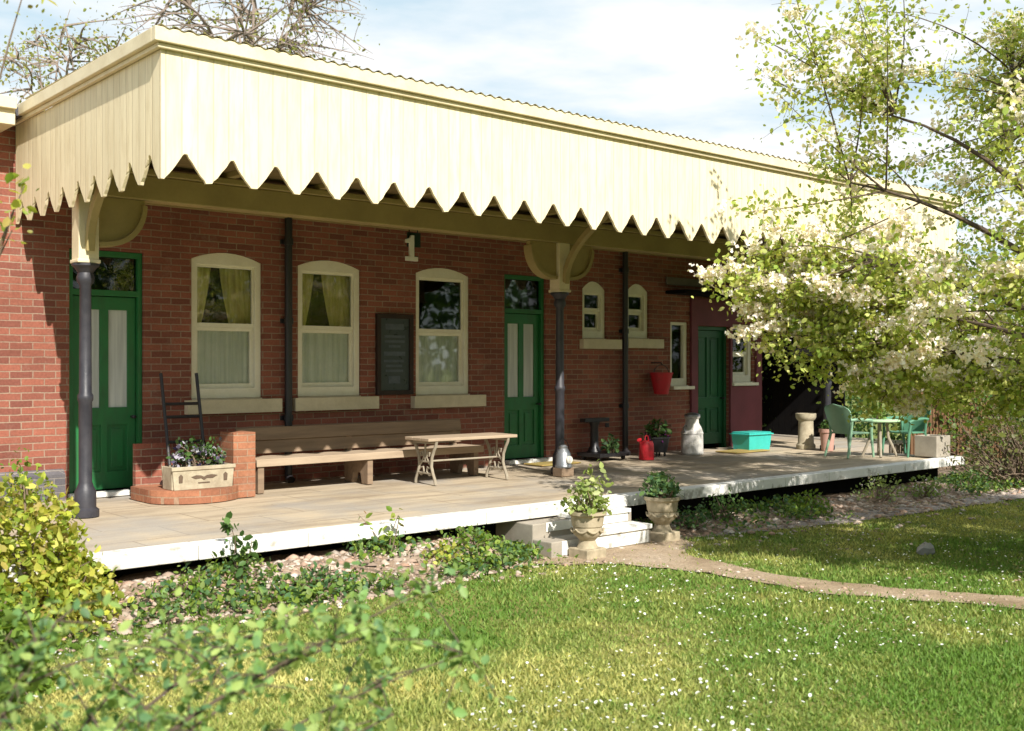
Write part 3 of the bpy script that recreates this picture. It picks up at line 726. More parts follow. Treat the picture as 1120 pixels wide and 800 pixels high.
def make_tree(name, label, cat, base, trunk_h, trunk_r, limbs, targets, leaf_n, leaf_size, pal, blossom=0, bl_pal=None, parts_ok=True, lean=(0,0), twig_r=.012, spread=.10, leaf_from=.35, bare=0., flower_bias=None, group=None, bark='bark', side=3, thin_above=None):
    t = thing(name, label, cat, base, 0, group)
    base = np.array(base, float)
    mb = MB()
    top = base + np.array((lean[0], lean[1], trunk_h))
    tp = curve_pts(base - np.array((0,0,.1)), top, 0, .04, 7)
    mb.tube([p-base for p in tp], [trunk_r*(1.35 if i == 0 else 1)*(1-.06*i) for i in range(7)], 10)
    nodes = []
    for q in limbs:
        q = np.array(q, float)
        a = tp[4 + int(rng.integers(0,3))]
        pts = curve_pts(a, q, .10, .08, 11)
        mb.tube([p-base for p in pts], [trunk_r*(.33*(1-i/10)+.05) for i in range(11)], 7)
        nodes += list(pts[3:])
    nodes = np.array(nodes)
    LP = []; FP = []
    leaf_full = leaf_n
    for q in targets:
        q = np.array(q, float)
        leaf_n = leaf_full if thin_above is None or q[2] < thin_above else int(leaf_full*.85)
        d = np.linalg.norm(nodes - q, axis=1) + (nodes[:,2] > q[2]+.6)*.5 + rng.uniform(0,1.7,len(nodes))
        a = nodes[int(np.argmin(d))]
        pts = curve_pts(a, q, .08, .10, 9)
        mb.tube([p-base for p in pts], [twig_r*(1.5-1.25*i/8) for i in range(9)], 4, False)
        for _ in range(side):                              # side twigs
            i0 = int(rng.integers(3,8)); s_ = pts[i0]; e_ = s_ + rng.normal(size=3)*.22*max(.5, np.linalg.norm(q-a)*.5)
            sp_ = curve_pts(s_, e_, .05, .1, 4)
            mb.tube([p-base for p in sp_], [twig_r*.5, twig_r*.4, twig_r*.3, twig_r*.2], 3, False)
            k = max(1, int(leaf_n*.7/side))
            tt_ = rng.random(k)**.7
            LP.append(s_ + (e_-s_)*tt_[:,None] + rng.normal(size=(k,3))*spread*.6)
        if rng.random() >= bare:
            k = leaf_n; tt_ = leaf_from + (1-leaf_from)*rng.random(k)
            idx = tt_*8; i0 = np.minimum(idx.astype(int), 7); fr_ = (idx-i0)[:,None]
            LP.append(pts[i0]*(1-fr_) + pts[i0+1]*fr_ + rng.normal(size=(k,3))*spread)
            if blossom:
                wgt = 1 if flower_bias is None else flower_bias(q)
                nb = rng.poisson(blossom*wgt)
                if nb:
                    tt_ = leaf_from + (1-leaf_from)*rng.random(nb); idx = tt_*8; i0 = np.minimum(idx.astype(int),7); fr_ = (idx-i0)[:,None]
                    nc = int(rng.integers(2,6)); ci = rng.integers(3,9,nc); cc = pts[ci] + rng.normal(size=(nc,3))*spread*.7 + np.array((0,0,.05))
                    FP.append(cc[rng.integers(0,nc,nb)] + rng.normal(size=(nb,3))*np.array((.07,.07,.035)))
    obj('trunk', mb, M[bark], t, smooth=True)
    LP = np.concatenate(LP); leaves('crown', LP, leaf_size, pal, t, loc=base, up=.35, droop=.25)
    if FP:
        FP = np.concatenate(FP)
        C_ = np.repeat(FP, 5, axis=0)                       # five open petals per flower
        a = np.tile(np.arange(5)*2*math.pi/5, len(FP))
        nr = rng.normal(size=(len(FP),3)); nr[:,2] += .8; nr[:,1] -= .7; nr[:,0] -= .3; nr = unit(nr)
        u = unit(np.cross(nr, rng.normal(size=(len(FP),3)))); v = np.cross(nr, u)
        d = np.repeat(u,5,axis=0)*np.cos(a)[:,None] + np.repeat(v,5,axis=0)*np.sin(a)[:,None] + np.repeat(nr,5,axis=0)*.35
        V_, F_ = leaf_geo(C_, .034, tv=PET_V, tt=PET_T, dirs=unit(d)*6, up=.3, width=1.1)
        raw_mesh('blossom', V_-base, F_, 3, tints(len(C_), 4, bl_pal or [(.86,.82,.78),(.84,.72,.72),(.9,.88,.84)], .08), M['petal'], t)
    return t

# blossoming crab apple reaching in over the lawn, trunk standing beside the path
def in_crown():
    out = []
    while len(out) < 620:
        v = rng.normal(size=3); v /= np.linalg.norm(v); rad = rng.uniform(.55,1)**.6
        r, d, z = 5.55 + 3.75*v[0]*rad, 9.1 + 2.9*v[1]*rad, 3.3 + 3.0*v[2]*rad
        if z < 1.25: continue
        if z > 3.2 and rng.random() < (.62 if r < 4.4 else .08): continue          # airy top
        if z < 2.0 and r < 3.0: continue
        if z > 2.62 and r < 3.15-max(0,z-3.5)*.35: continue
        out.append(at(r, d, z))
    # low sprays hanging out towards the canopy
    for r, d, z in [(1.72,9.5,2.48),(1.95,9.4,2.40),(2.15,9.6,2.50),(2.4,9.4,2.35),(2.1,9.2,2.18),(2.45,9.3,2.05),(2.2,9.5,1.92),(2.5,9.2,1.85),(2.75,9.5,1.75),(2.35,9.1,1.80),(2.9,9.0,1.62),(2.6,9.3,2.55),(2.0,9.6,2.55),(2.9,9.6,2.3),(3.1,9.2,2.0),(3.2,9.0,1.6),(3.4,9.3,1.5),(2.3,9.5,2.30),(2.65,9.1,1.95),(2.3,9.4,1.70),(1.70,9.4,2.42),(1.78,9.5,2.52),(1.85,9.45,2.36),(2.0,9.3,2.46),(2.05,9.5,2.06),(2.15,9.4,1.78),(2.1,9.3,1.98),(2.3,9.3,2.2),(2.4,9.4,2.5),(2.6,9.5,2.2),(2.6,9.6,1.62),(2.9,9.3,1.48),(3.2,9.4,1.38),(3.5,9.5,1.30),(3.8,9.2,1.25),(4.1,9.4,1.2),(3.0,9.6,1.75),(3.6,9.6,1.6),(4.0,9.6,1.5),(4.4,9.5,1.3),(4.3,9.0,1.5),(3.4,9.0,1.8)]:
        out.append(at(r, d, z))
    for r, d, z in [(2.05,9.2,4.55),(2.1,9.3,4.3),(2.2,9.0,4.0),(2.35,9.3,4.75),(2.35,9.1,4.9),(2.6,9.0,4.5),(2.75,9.2,4.1),(2.9,9.1,4.8),(1.95,9.3,3.05),(2.6,9.2,3.5)]:
        out.append(at(r, d, z))
    return out
TB = at(5.75, 9.0, 0)
limbs = [at(3.3,9.4,3.9),at(3.0,8.8,2.6),at(3.9,8.2,4.9),at(3.3,9.3,1.9),at(4.9,10.6,4.6),at(5.2,7.2,3.6),at(6.6,8.2,5.2),at(7.8,9.2,4.0),at(6.8,10.8,3.4),at(5.6,9.0,5.9),at(4.0,10.2,2.2),at(4.0,7.8,2.3),at(2.9,9.3,3.3)]
make_tree('blossom_tree', 'leafy tree in white blossom spreading over the lawn and canopy end', 'tree', TB, 1.5, .13, limbs, in_crown(), 120, .050,
          [(.36,.44,.09),(.48,.53,.14),(.25,.36,.06),(.56,.56,.20)], blossom=62, lean=(-.3,.15), spread=.085, side=7, twig_r=.0062, thin_above=3.15,
          flower_bias=lambda q: (0 if rng.random() < .45 else 2.2) if q[2] < 2.9 else .55)

# bare spring trees behind the station roof
def far_tree(r, d, zc, rr, zr, n, label, leaf_n=7, ls=.09, tr=.11, base_z=0, pal=None, group='trees behind the station'):
    T = []
    for _ in range(n):
        v = rng.normal(size=3); v /= np.linalg.norm(v); k = rng.uniform(.35,1)
        T.append(at(r+rr*v[0]*k, d+rr*v[1]*k, max(zc+zr*v[2]*k, 2.5)))
    L_ = [at(r+rr*.6*math.cos(a)*.8, d+rr*.6*math.sin(a), zc+zr*.5*s) for a, s in zip(np.linspace(0,6.28,8)[:-1], (.2,.9,.4,1.2,.1,.8,.5))] + [at(r,d,zc+zr*.9)]
    return make_tree('spring_tree', label, 'tree', at(r,d,base_z), max(2.5, zc-zr*.7), tr, L_, T, leaf_n, ls, pal or [(.30,.33,.09),(.36,.32,.12),(.22,.26,.07)], twig_r=.020, spread=.22, leaf_from=.4, bare=.3, bark='twigpale', group=group)
far_tree(-6.3, 26, 10.2, 3.5, 3.2, 330, 'tall tree with bare twigs and thin new leaves behind the station roof')
far_tree(-10.2, 25, 8.6, 2.2, 1.5, 110, 'small thin leaved tree showing above the canopy end wall', 9)

# shrubs and trees closing the garden beyond the platform
def shrub(name, label, cat, base, rx, ry, h, n, size, pal, group=None, twig=True, mt='leaf', up=.5, hollow=.5, rough_=.22, stems=26):
    t = thing(name, label, cat, base, 0, group); base = np.array(base, float)
    v = unit(rng.normal(size=(n,3))); v[:,2] = np.abs(v[:,2])
    # lumpy outline from a few random swellings
    lob = unit(rng.normal(size=(14,3))); amp = rng.uniform(.0,.34,14)
    f = 1 + (np.clip((v@lob.T-.72)/.28,0,1)*amp).sum(1) - .14
    k = rng.uniform(hollow,1,n)**.6*f
    P = np.stack([v[:,0]*rx*k, v[:,1]*ry*k, v[:,2]*h*k*.95+.04], 1) + rng.normal(size=(n,3))*rough_*.18
    P[:,2] = np.maximum(P[:,2], .02)
    if twig:
        mb = MB()
        for _ in range(stems):
            i = int(rng.integers(0,n)); e_ = P[i]; s_ = np.array((rng.normal()*rx*.15, rng.normal()*ry*.15, -.03))
            mb.tube(list(curve_pts(s_, e_, .08, .12, 6)), [.016,.014,.012,.009,.006,.003], 4, False)
        obj('stems', mb, M['twig'], t)
    leaves('foliage', P, size, pal, t, mt, up=up)
    return t
shrub('garden_shrub', 'tangled grey brown shrub with bare twigs beyond the platform end', 'shrub', at(7.35,15.6,0), 1.3,1.1,1.5, 2600,.055,[(.10,.13,.04),(.16,.15,.07),(.13,.10,.06),(.18,.20,.06)], stems=150, hollow=.3)
shrub('garden_shrub', 'dark green shrub beside the tangled bare shrub at the garden edge', 'shrub', at(8.9,16.6,0), 1.5,1.3,2.0, 4200,.07,G_DRK+[(.14,.18,.05)])
shrub('garden_shrub', 'tall leafy shrub behind the green garden chairs', 'shrub', at(8.1,19.4,0), 2.1,1.4,4.0, 7500,.08,G_MID+G_DRK)
shrub('garden_shrub', 'broad yellow green shrub behind the bare hurdle fence', 'shrub', at(10.0,20.5,0), 2.3,1.5,4.6, 8500,.085,G_MID+[(.26,.30,.06)])
shrub('garden_shrub', 'high dark evergreen shrub standing behind the black shelter', 'shrub', at(6.0,23.0,0), 2.6,1.6,3.9, 7500,.09,G_DRK)
shrub('garden_shrub', 'wide hedge like shrub far along the garden boundary', 'shrub', at(13.5,21.5,0), 2.8,1.8,3.6, 7000,.09,G_MID+G_DRK)

# hurdle fence of upright brown pales
t = thing('hurdle_fence', 'low brown fence of upright pales behind the green chairs', 'fence', (16.7, 9.15, 0), R(-12))
mb = MB(); random.seed(12)
for k in range(44):
    x = k*.075; mb.box(x, x+.06, -.01+random.uniform(-.006,.006), .012, .0, 1.42+random.uniform(-.05,.06))
obj('pales', mb, M['fence'], t)
mb = MB(); mb.box(-.03,3.33,.013,.06,.35,.43); mb.box(-.03,3.33,.013,.06,1.05,1.13); obj('rail', mb, M['fence'], t)

# open shelter beyond the building, its boards blackened for the shade inside
t = thing('open_shelter', 'open fronted shelter coloured black for its shade beyond the end of the station building', 'shelter', (16.4, 11.8, .39))
mb = MB(); random.seed(2)
for k in range(17): mb.box(15.16+k*.15, 15.305+k*.15, 13.0, 13.03+random.uniform(0,.01), .395, 2.75)
obj('back_wall', mb, M['dark'], t, True)
mb = MB()
for k in range(14): mb.box(17.70, 17.73+random.uniform(0,.01), 11.0+k*.143, 11.138+k*.143, .395, 2.7)
obj('side_wall', mb, M['dark'], t, True)
mb = MB(); mb.add([(15.13,10.3,2.55),(17.9,10.3,2.55),(17.9,13.2,2.95),(15.13,13.2,2.95),(15.13,10.3,2.62),(17.9,10.3,2.62),(17.9,13.2,3.02),(15.13,13.2,3.02)],[(0,3,2,1),(4,5,6,7),(0,1,5,4),(1,2,6,5),(2,3,7,6),(3,0,4,7)])
obj('roof', mb, M['dark'], t, True)
mb = MB(); mb.box(17.0,17.1,10.9,11.0,.395,2.6); mb.box(15.17,17.0,10.92,10.98,1.9,2.6)
obj('front_frame', mb, M['dark'], t, True)

# ------------------------------------------------------------------ things on the platform
# long bench
t = thing('platform_bench', 'long weathered wooden bench with solid plank back along the brick wall', 'bench', (6.85, 10.35, PZ))
mb = MB()
for k in range(3): mb.box(-1.52,1.50,-.25+k*.145,-.115+k*.145,.315,.352)
mb.box(-1.52,1.50,-.262,-.251,.275,.354)
obj('seat', mb, M['woodpale'], t, bevel=.006)
mb = MB()
for z0, z1 in ((.375,.515),(.519,.655)):
    mb.add([(-1.52,.17-.0,z0),(1.5,.17,z0),(1.5,.20,z0),(-1.52,.20,z0),(-1.52,.20,z1),(1.5,.20,z1),(1.5,.23,z1),(-1.52,.23,z1)],[(0,3,2,1),(4,5,6,7),(0,1,5,4),(1,2,6,5),(2,3,7,6),(3,0,4,7)])
obj('backrest', mb, M['wood'], t, bevel=.005)
for x in (-1.46, -.12, 1.40):
    mb = MB(); mb.poly([[(-.24,0),(-.12,0),(-.09,.12),(.05,.12),(.08,0),(.23,0),(.27,.62),(.205,.62),(.18,.314),(-.24,.314)]], x-.035, x+.035, 'x')
    obj('leg', mb, M['wood'], t, bevel=.004)

# low table with ornate cast ends
t = thing('cast_iron_table', 'low wooden topped table on ornate cast iron ends in front of the bench', 'table', (7.72, 9.72, PZ), R(-3))
mb = MB()
for k in range(3): mb.box(-.62,.62,-.24+k*.162,-.083+k*.162,.485,.52)
obj('tabletop', mb, M['woodpale'], t, bevel=.006)
def scroll(x):
    mb = MB()
    def arcp(pts, r=.016): mb.tube([(x, a, b) for a, b in pts], r, 7)
    for s in (-1,1):
        arcp([(s*.20,0),(s*.19,.05),(s*.15,.12),(s*.12,.20),(s*.13,.30),(s*.17,.38),(s*.21,.44),(s*.22,.484)], .018)
        arcp([(s*.12,.20),(s*.07,.24),(s*.03,.30),(s*.05,.36),(s*.09,.35),(s*.08,.31)], .011)
        arcp([(s*.15,.12),(s*.08,.10),(s*.03,.14),(s*.04,.19),(s*.08,.18)], .011)
    arcp([(-.22,.465),(.22,.465)], .016); arcp([(-.13,.25),(.13,.25)], .012); arcp([(0,.25),(0,.46)], .012); arcp([(-.15,.12),(.15,.12)], .012)
    return mb
for x in (-.5,.5): obj('leg', scroll(x), M['castpale'], t, smooth=True)
mb = MB(); mb.cyl((-.5,0,.25),(.5,0,.25),.011,n=8); obj('stretcher', mb, M['castpale'], t)

# brick planter and its pier
t = thing('brick_planter', 'low curved salmon brick planter with a square pier beside the glazed door', 'planter', (4.72, 10.25, PZ))
outl = []
for k in range(17):
    a = math.pi + math.pi*k/16; outl.append((4.66+.46*math.cos(a), 10.15+.40*math.sin(a)))
outl += [(5.12,10.55),(4.20,10.55)]
mb = MB(); mb.poly([outl], PZ, PZ+.125, 'z'); obj('plinth', mb, M['planter_brick'], t, True)
mb = MB(); mb.box(4.99,5.23,9.93,10.22,PZ+.001,1.06); mb.box(5.0,5.22,10.221,10.60,PZ+.001,1.0); obj('pier', mb, M['planter_brick'], t, True)
mb = MB(); mb.box(4.25,4.98,10.551,10.62,PZ,.95); obj('back_wall', mb, M['brick'], t, True)

TR = (4.66, 10.02, PZ+.126)
t = thing('flower_trough', 'cream painted trough with faded brown emblem standing on the brick planter', 'trough', TR)
mb = MB(); mb.poly([[(-.30,0),(.30,0),(.32,.22),(-.32,.22)]], -.13, -.105); mb.poly([[(-.30,0),(.30,0),(.32,.22),(-.32,.22)]], .105, .13)
mb.box(-.315,-.29,-.1049,.1049,0,.22); mb.box(.29,.315,-.1049,.1049,0,.22); mb.box(-.29,.29,-.1049,.1049,0,.03)
mb.box(-.33,.33,-.142,-.1301,.185,.222)
obj('box', mb, M['trough'], t, bevel=.005)
mb = MB()
mb.poly([[(-.13,.12),(-.09,.10),(-.03,.105),(0,.085),(.03,.105),(.09,.10),(.14,.125),(.08,.135),(.03,.13),(0,.115),(-.03,.13),(-.08,.135)]], -.136, -.1302)
for x in (-.235,.225): mb.poly([[(x-.02,.07),(x+.015,.07),(x+.02,.13),(x,.15),(x-.022,.13)]], -.136, -.1302)
mb.box(-.06,.06,-.135,-.1302,.055,.066)
obj('emblem', mb, M['ornament'], t)
mb = MB(); mb.box(-.289,.289,-.104,.104,.031,.19); obj('soil', mb, M['soil'], t)
def potted(name, label, cat, loc, rx, ry, h, n, size, pal, fl=None, nf=0, group=None, fs=.03, stems=10):
    t = shrub(name, label, cat, loc, rx, ry, h, n, size, pal, group, True, stems=stems, hollow=.2, rough_=.05)
    if nf:
        v = unit(rng.normal(size=(nf,3))); v[:,2] = np.abs(v[:,2])
        P = v*np.array((rx,ry,h))*rng.uniform(.75,1.05,(nf,1))
        leaves('blossom', np.repeat(P,4,axis=0), fs, fl, t, 'petal', tv=PET_V, tt=PET_T, up=.4)
    return t
potted('pansy_clump', 'dark purple and white pansies growing in the cream trough', 'flowers', (TR[0],TR[1],TR[2]+.19), .29,.12,.26, 330,.05,G_DRK+[(.03,.03,.03)],[(.75,.75,.8),(.03,.02,.07),(.02,.02,.05),(.5,.45,.6)],80,None,.042)

# sack truck
t = thing('sack_truck', 'black iron sack truck leaning by the first sash window', 'hand truck', (4.72, 10.44, PZ))
mb = MB()
for x in (-.19,.19): mb.tube([(x,-.13,.03),(x,.0,.55),(x,.16,1.24)], .018, 8)
for z, y in ((.55,0),(.93,.093),(.80,.062),(.28,-.07)): mb.cyl((-.19,y,z),(.19,y,z),.016,n=8)
obj('frame', mb, M['black'], t, smooth=True)
mb = MB(); mb.box(-.2,.2,-.30,-.12,.012,.024); obj('toe_plate', mb, M['black'], t)
for x in (-.23,.23):
    mb = MB(); mb.cyl((x-.02,-.03,.09),(x+.02,-.03,.09),.09,n=20); obj('wheel', mb, M['black'], t, smooth=True)
mb = MB(); mb.box(4.98-.0,5.06,10.63,10.66,.9,1.3)

# lamp at the foot of the middle post
t = thing('railway_lamp', 'squat dark metal hand lamp on a box by the middle post', 'lamp', (8.98, 9.36, PZ))
mb = MB(); mb.box(-.10,.10,-.08,.08,0,.10); obj('box', mb, M['wood'], t, bevel=.005)
mb = MB(); mb.lathe([(.0,.101),(.10,.101),(.105,.12),(.095,.14),(.09,.27),(.075,.29),(.05,.33),(.055,.35),(.03,.37),(.0,.37)], n=20); obj('body', mb, M['galv'], t, smooth=True)
mb = MB(); mb.tube([(.10*math.cos(a),0,.27+.17*math.sin(a)) for a in np.linspace(0,math.pi,12)], .006, 6); obj('handle', mb, M['black'], t)
mb = MB(); mb.cyl((0,-.085,.2),(0,-.115,.2),.045,n=16); obj('lens', mb, M['signwhite'], t)

# luggage scale
t = thing('luggage_scale', 'dark iron luggage weighing scale with a flat top beam against the wall', 'weighing scale', (11.0, 10.68, PZ))
mb = MB(); mb.box(-.30,.30,-.26,.20,.05,.10)
for x in (-.24,.24): mb.cyl((x,-.2,.028),(x,-.16,.028),.028,n=12); mb.cyl((x,.1,.028),(x,.14,.028),.028,n=12)
obj('base', mb, M['black'], t, bevel=.004)
mb = MB(); mb.lathe([(.10,.101),(.085,.14),(.06,.18),(.055,.46),(.075,.50),(.075,.52)], (-.02,.13,0), 16); obj('column', mb, M['black'], t, smooth=True)
mb = MB(); mb.box(-.25,.24,.08,.19,.521,.575); mb.cyl((.18,.07,.50),(.18,.07,.44),.03,n=12); obj('beam', mb, M['black'], t, bevel=.005)
potted('pot_plant', 'small grey green plant standing on the luggage scale base', 'plant', (11.0,10.5,PZ+.101), .14,.10,.22, 160,.06,G_BLUE)

# red can
t = thing('watering_can', 'bright red watering can standing on the platform beside the drainpipe', 'watering can', (11.42, 10.22, PZ), R(20))
mb = MB(); mb.lathe([(.0,0),(.105,0),(.11,.01),(.10,.22),(.085,.26),(.07,.262),(.07,.25),(.0,.25)], n=24); obj('body', mb, M['red'], t, smooth=True)
mb = MB(); mb.tube([(-.10,0,.05),(-.18,0,.16),(-.24,0,.27)], [.022,.016,.013], 10); mb.cyl((-.235,0,.262),(-.262,0,.292),.014,.035,12); obj('spout', mb, M['red'], t, smooth=True)
mb = MB(); mb.tube([(.09,0,.24),(.05,0,.32),(0,0,.34),(-.05,0,.32),(-.07,0,.25)], .010, 8); mb.tube([(.10,0,.06),(.16,0,.12),(.155,0,.2),(.09,0,.235)], .010, 8); obj('handle', mb, M['red'], t, smooth=True)

# planter box with purple flowers
t = thing('plant_tub', 'dark tub on short legs between the red can and the milk churn', 'tub', (11.98, 10.5, PZ))
mb = MB(); mb.lathe([(.0,.06),(.13,.06),(.17,.26),(.18,.26),(.18,.285),(.155,.285),(.15,.24),(.0,.24)], n=20); obj('bowl', mb, M['black'], t, smooth=True)
for a in (0.5,2.1,3.7,5.3):
    mb = MB(); mb.cyl((.10*math.cos(a),.10*math.sin(a),0),(.10*math.cos(a),.10*math.sin(a),.07),.016,n=8); obj('leg', mb, M['black'], t)
potted('purple_flowers', 'purple flowers with dark leaves growing in the dark tub', 'flowers', (11.98,10.5,PZ+.24), .20,.17,.26, 260,.07,G_DRK,[(.12,.02,.13),(.2,.03,.2)],26,None,.04)

# milk churn
t = thing('milk_churn', 'tall pale painted milk churn beside the dark green door', 'milk churn', (12.66, 10.42, PZ))
mb = MB(); mb.lathe([(.0,0),(.165,0),(.17,.02),(.165,.03),(.16,.30),(.168,.31),(.16,.325),(.135,.40),(.10,.46),(.095,.52),(.115,.545),(.12,.56),(.0,.56)], n=28); obj('body', mb, M['churn'], t, smooth=True)
mb = MB(); mb.lathe([(.0,.561),(.118,.561),(.118,.585),(.10,.60),(.03,.62),(.0,.62)], n=24); obj('lid', mb, M['galv'], t, smooth=True)
for s in (-1,1):
    mb = MB(); mb.tube([(s*.125,0,.42),(s*.17,0,.43),(s*.175,0,.36),(s*.155,0,.335)], .010, 8); obj('handle', mb, M['galv'], t, smooth=True)

# teal crate
t = thing('storage_box', 'teal plastic storage box under the far window', 'box', (13.98, 10.32, PZ), R(-4))
mb = MB()
mb.add([(-.24,-.16,0),(.24,-.16,0),(.24,.16,0),(-.24,.16,0),(-.265,-.185,.27),(.265,-.185,.27),(.265,.185,.27),(-.265,.185,.27),(-.25,-.17,.27),(.25,-.17,.27),(.25,.17,.27),(-.25,.17,.27),(-.228,-.148,.02),(.228,-.148,.02),(.228,.148,.02),(-.228,.148,.02)],
       [(0,3,2,1),(0,1,5,4),(1,2,6,5),(2,3,7,6),(3,0,4,7),(4,5,9,8),(5,6,10,9),(6,7,11,10),(7,4,8,11),(8,9,13,12),(9,10,14,13),(10,11,15,14),(11,8,12,15),(12,13,14,15)])
obj('body', mb, M['teal'], t, bevel=.006)
mb = MB(); mb.poly([[(-.285,-.205),(.285,-.205),(.285,.205),(-.285,.205)],[(-.262,-.182),(.262,-.182),(.262,.182),(-.262,.182)]], .245, .262, 'z'); mb.box(-.255,.255,-.175,.175,.271,.285)
obj('lid', mb, M['teal'], t, bevel=.004)
t = tag(obj('door_mat', MB().box(-.42,.42,-.2,.2,0,.018), M['mat'], bevel=.005), 'ochre and green doormat lying in front of the dark green door', 'doormat'); t.location = (13.6, 10.2, PZ+.002)
t = tag(obj('door_mat', MB().box(-.36,.36,-.18,.18,0,.018), M['mat'], bevel=.005), 'ochre doormat lying in front of the door by the middle post', 'doormat'); t.location = (9.95, 10.58, PZ+.002)

# chimney pot and terracotta pot by the far post
t = thing('chimney_pot', 'tall cream chimney pot standing by the far canopy post', 'chimney pot', (14.83, 9.90, PZ))
mb = MB(); mb.lathe([(.0,0),(.15,0),(.15,.06),(.125,.09),(.115,.44),(.145,.47),(.16,.50),(.16,.56),(.135,.56),(.13,.5),(.0,.5)], n=24); obj('body', mb, M['trough'], t, smooth=True)
t = thing('terracotta_pot', 'pinkish terracotta pot beside the cream chimney pot', 'pot', (14.72, 9.44, PZ))
mb = MB(); mb.lathe([(.0,0),(.09,0),(.115,.28),(.13,.285),(.13,.34),(.11,.34),(.105,.30),(.0,.29)], n=22); obj('body', mb, M['terracotta'], t, smooth=True)
potted('pot_plant', 'small dark plant in the pinkish terracotta pot', 'plant', (14.72,9.44,PZ+.30), .12,.12,.20, 120,.06,G_DRK)

# green garden chairs and round table
def garden_chair(label, loc, rz, m):
    t = thing('garden_chair', label, 'chair', loc, rz, 'green garden chairs at the platform end'); t.scale = (.88,.9,.93)
    mb = MB(); mb.poly([[(-.23,-.22),(.23,-.22),(.25,0),(.22,.20),(-.22,.20),(-.25,0)]], .36, .385, 'z'); obj('seat', mb, m, t, bevel=.01)
    # shell shaped backrest, fanned and rounded at the top, leaning back
    def bp(x, s): return (x, .20 + .17*s + .10*(x/.25)**2*-.5, .37 + .46*s)
    outline = []
    hw = lambda s: .17 + .11*math.sin(min(1, s*1.15)*math.pi*.55)
    mb = MB(); ns = 12; nx_ = 10; vs = []; fs = []
    for j in range(ns+1):
        s = j/ns
        top_ = math.sqrt(max(0, 1-max(0, (s-.72)/.28)**2))
        ww = hw(s)*(top_ if s > .72 else 1)
        for i in range(nx_+1):
            x = ww*(2*i/nx_-1); p = bp(x, s)
            vs += [p]
    k = len(vs); vs += [(p[0], p[1]+.016, p[2]) for p in vs]
    for j in range(ns):
        for i in range(nx_):
            a = j*(nx_+1)+i; q = (a, a+1, a+nx_+2, a+nx_+1)
            if i in (2,5,7) and 2 < j < 10: pass
            fs += [q, tuple(k+v for v in reversed(q))]
    rim_ = [j*(nx_+1) for j in range(ns+1)] + [ns*(nx_+1)+i for i in range(1,nx_+1)] + [j*(nx_+1)+nx_ for j in range(ns-1,-1,-1)] + [i for i in range(nx_-1,0,-1)]
    for i in range(len(rim_)):
        a, b_ = rim_[i], rim_[(i+1) % len(rim_)]; fs.append((a, b_, k+b_, k+a))
    mb.add(vs, fs); obj('backrest', mb, m, t, smooth=True)
    for s in (-1,1):
        mb = MB(); mb.tube([(s*.25,.24,.58),(s*.29,.05,.59),(s*.29,-.18,.57),(s*.28,-.25,.54)], [.022,.024,.026,.02], 8); obj('armrest', mb, m, t, smooth=True)
        mb = MB(); mb.tube([(s*.28,-.20,.56),(s*.25,-.22,.36),(s*.26,-.26,.0)], [.02,.024,.018], 8); obj('leg', mb, m, t, smooth=True)
        mb = MB(); mb.tube([(s*.25,.20,.57),(s*.22,.20,.36),(s*.25,.30,.0)], [.018,.024,.018], 8); obj('leg', mb, m, t, smooth=True)
garden_chair('pale green plastic garden chair with fan back facing the round table', (14.02, 8.62, PZ), R(78), M['chair'])
garden_chair('darker green plastic garden chair nearest the concrete planter', (14.76, 8.16, PZ), R(-100), M['chairdk'])
t = thing('garden_table', 'round green plastic garden table on pale legs between two green chairs', 'table', (14.42, 8.38, PZ))
mb = MB(); mb.lathe([(.0,.50),(.275,.50),(.29,.51),(.29,.525),(.275,.535),(.0,.535)], n=32); obj('tabletop', mb, M['tablegreen'], t, smooth=True)
for a in (.6, 2.17, 3.74, 5.31):
    mb = MB(); mb.tube([(.10*math.cos(a),.10*math.sin(a),.499),(.12*math.cos(a),.12*math.sin(a),.28),(.24*math.cos(a),.24*math.sin(a),0)], [.02,.022,.02], 8); obj('leg', mb, M['castpale'], t, smooth=True)
potted('pot_plant', 'tiny leafy plant standing on the round green garden table', 'plant', (14.45,8.42,PZ+.535), .10,.10,.14, 70,.06,G_MID)

t = thing('concrete_planter', 'square pale concrete planter near the platform corner', 'planter', (14.86, 7.80, PZ+.012))
mb = MB(); mb.poly([[(-.20,-.17),(.20,-.17),(.20,.17),(-.20,.17)],[(-.16,-.13),(.16,-.13),(.16,.13),(-.16,.13)]], 0, .30, 'z'); mb.box(-.16,.16,-.13,.13,.0,.05); obj('body', mb, M['concrete'], t, bevel=.008)
mb = MB(); mb.box(-.159,.159,-.129,.129,.051,.26); obj('soil', mb, M['soil'], t)

# urns beside the steps
def urn(label, loc, s=1):
    t = thing('garden_urn', label, 'urn', loc, 0, 'stone urns beside the platform steps')
    mb = MB(); mb.box(-.13*s,.13*s,-.13*s,.13*s,0,.10*s); obj('pedestal', mb, M['urn'], t, bevel=.01)
    mb = MB(); mb.lathe([(.0,.101*s),(.105*s,.101*s),(.09*s,.13*s),(.075*s,.17*s),(.10*s,.20*s),(.135*s,.23*s),(.145*s,.27*s),(.14*s,.30*s),(.15*s,.31*s),(.16*s,.40*s),(.185*s,.42*s),(.185*s,.45*s),(.155*s,.45*s),(.15*s,.40*s),(.0,.39*s)], n=28)
    obj('bowl', mb, M['urn'], t, smooth=True)
    # swags round the bowl
    mb = MB()
    for k in range(8):
        a = k*math.pi/4; mb.tube([((.148*s+.006)*math.cos(a+b_), (.148*s+.006)*math.sin(a+b_), (.285-.03*math.sin((b_)/.785*math.pi))*s) for b_ in np.linspace(0,.785,6)], .010*s, 6)
    obj('swag', mb, M['urn'], t, smooth=True)
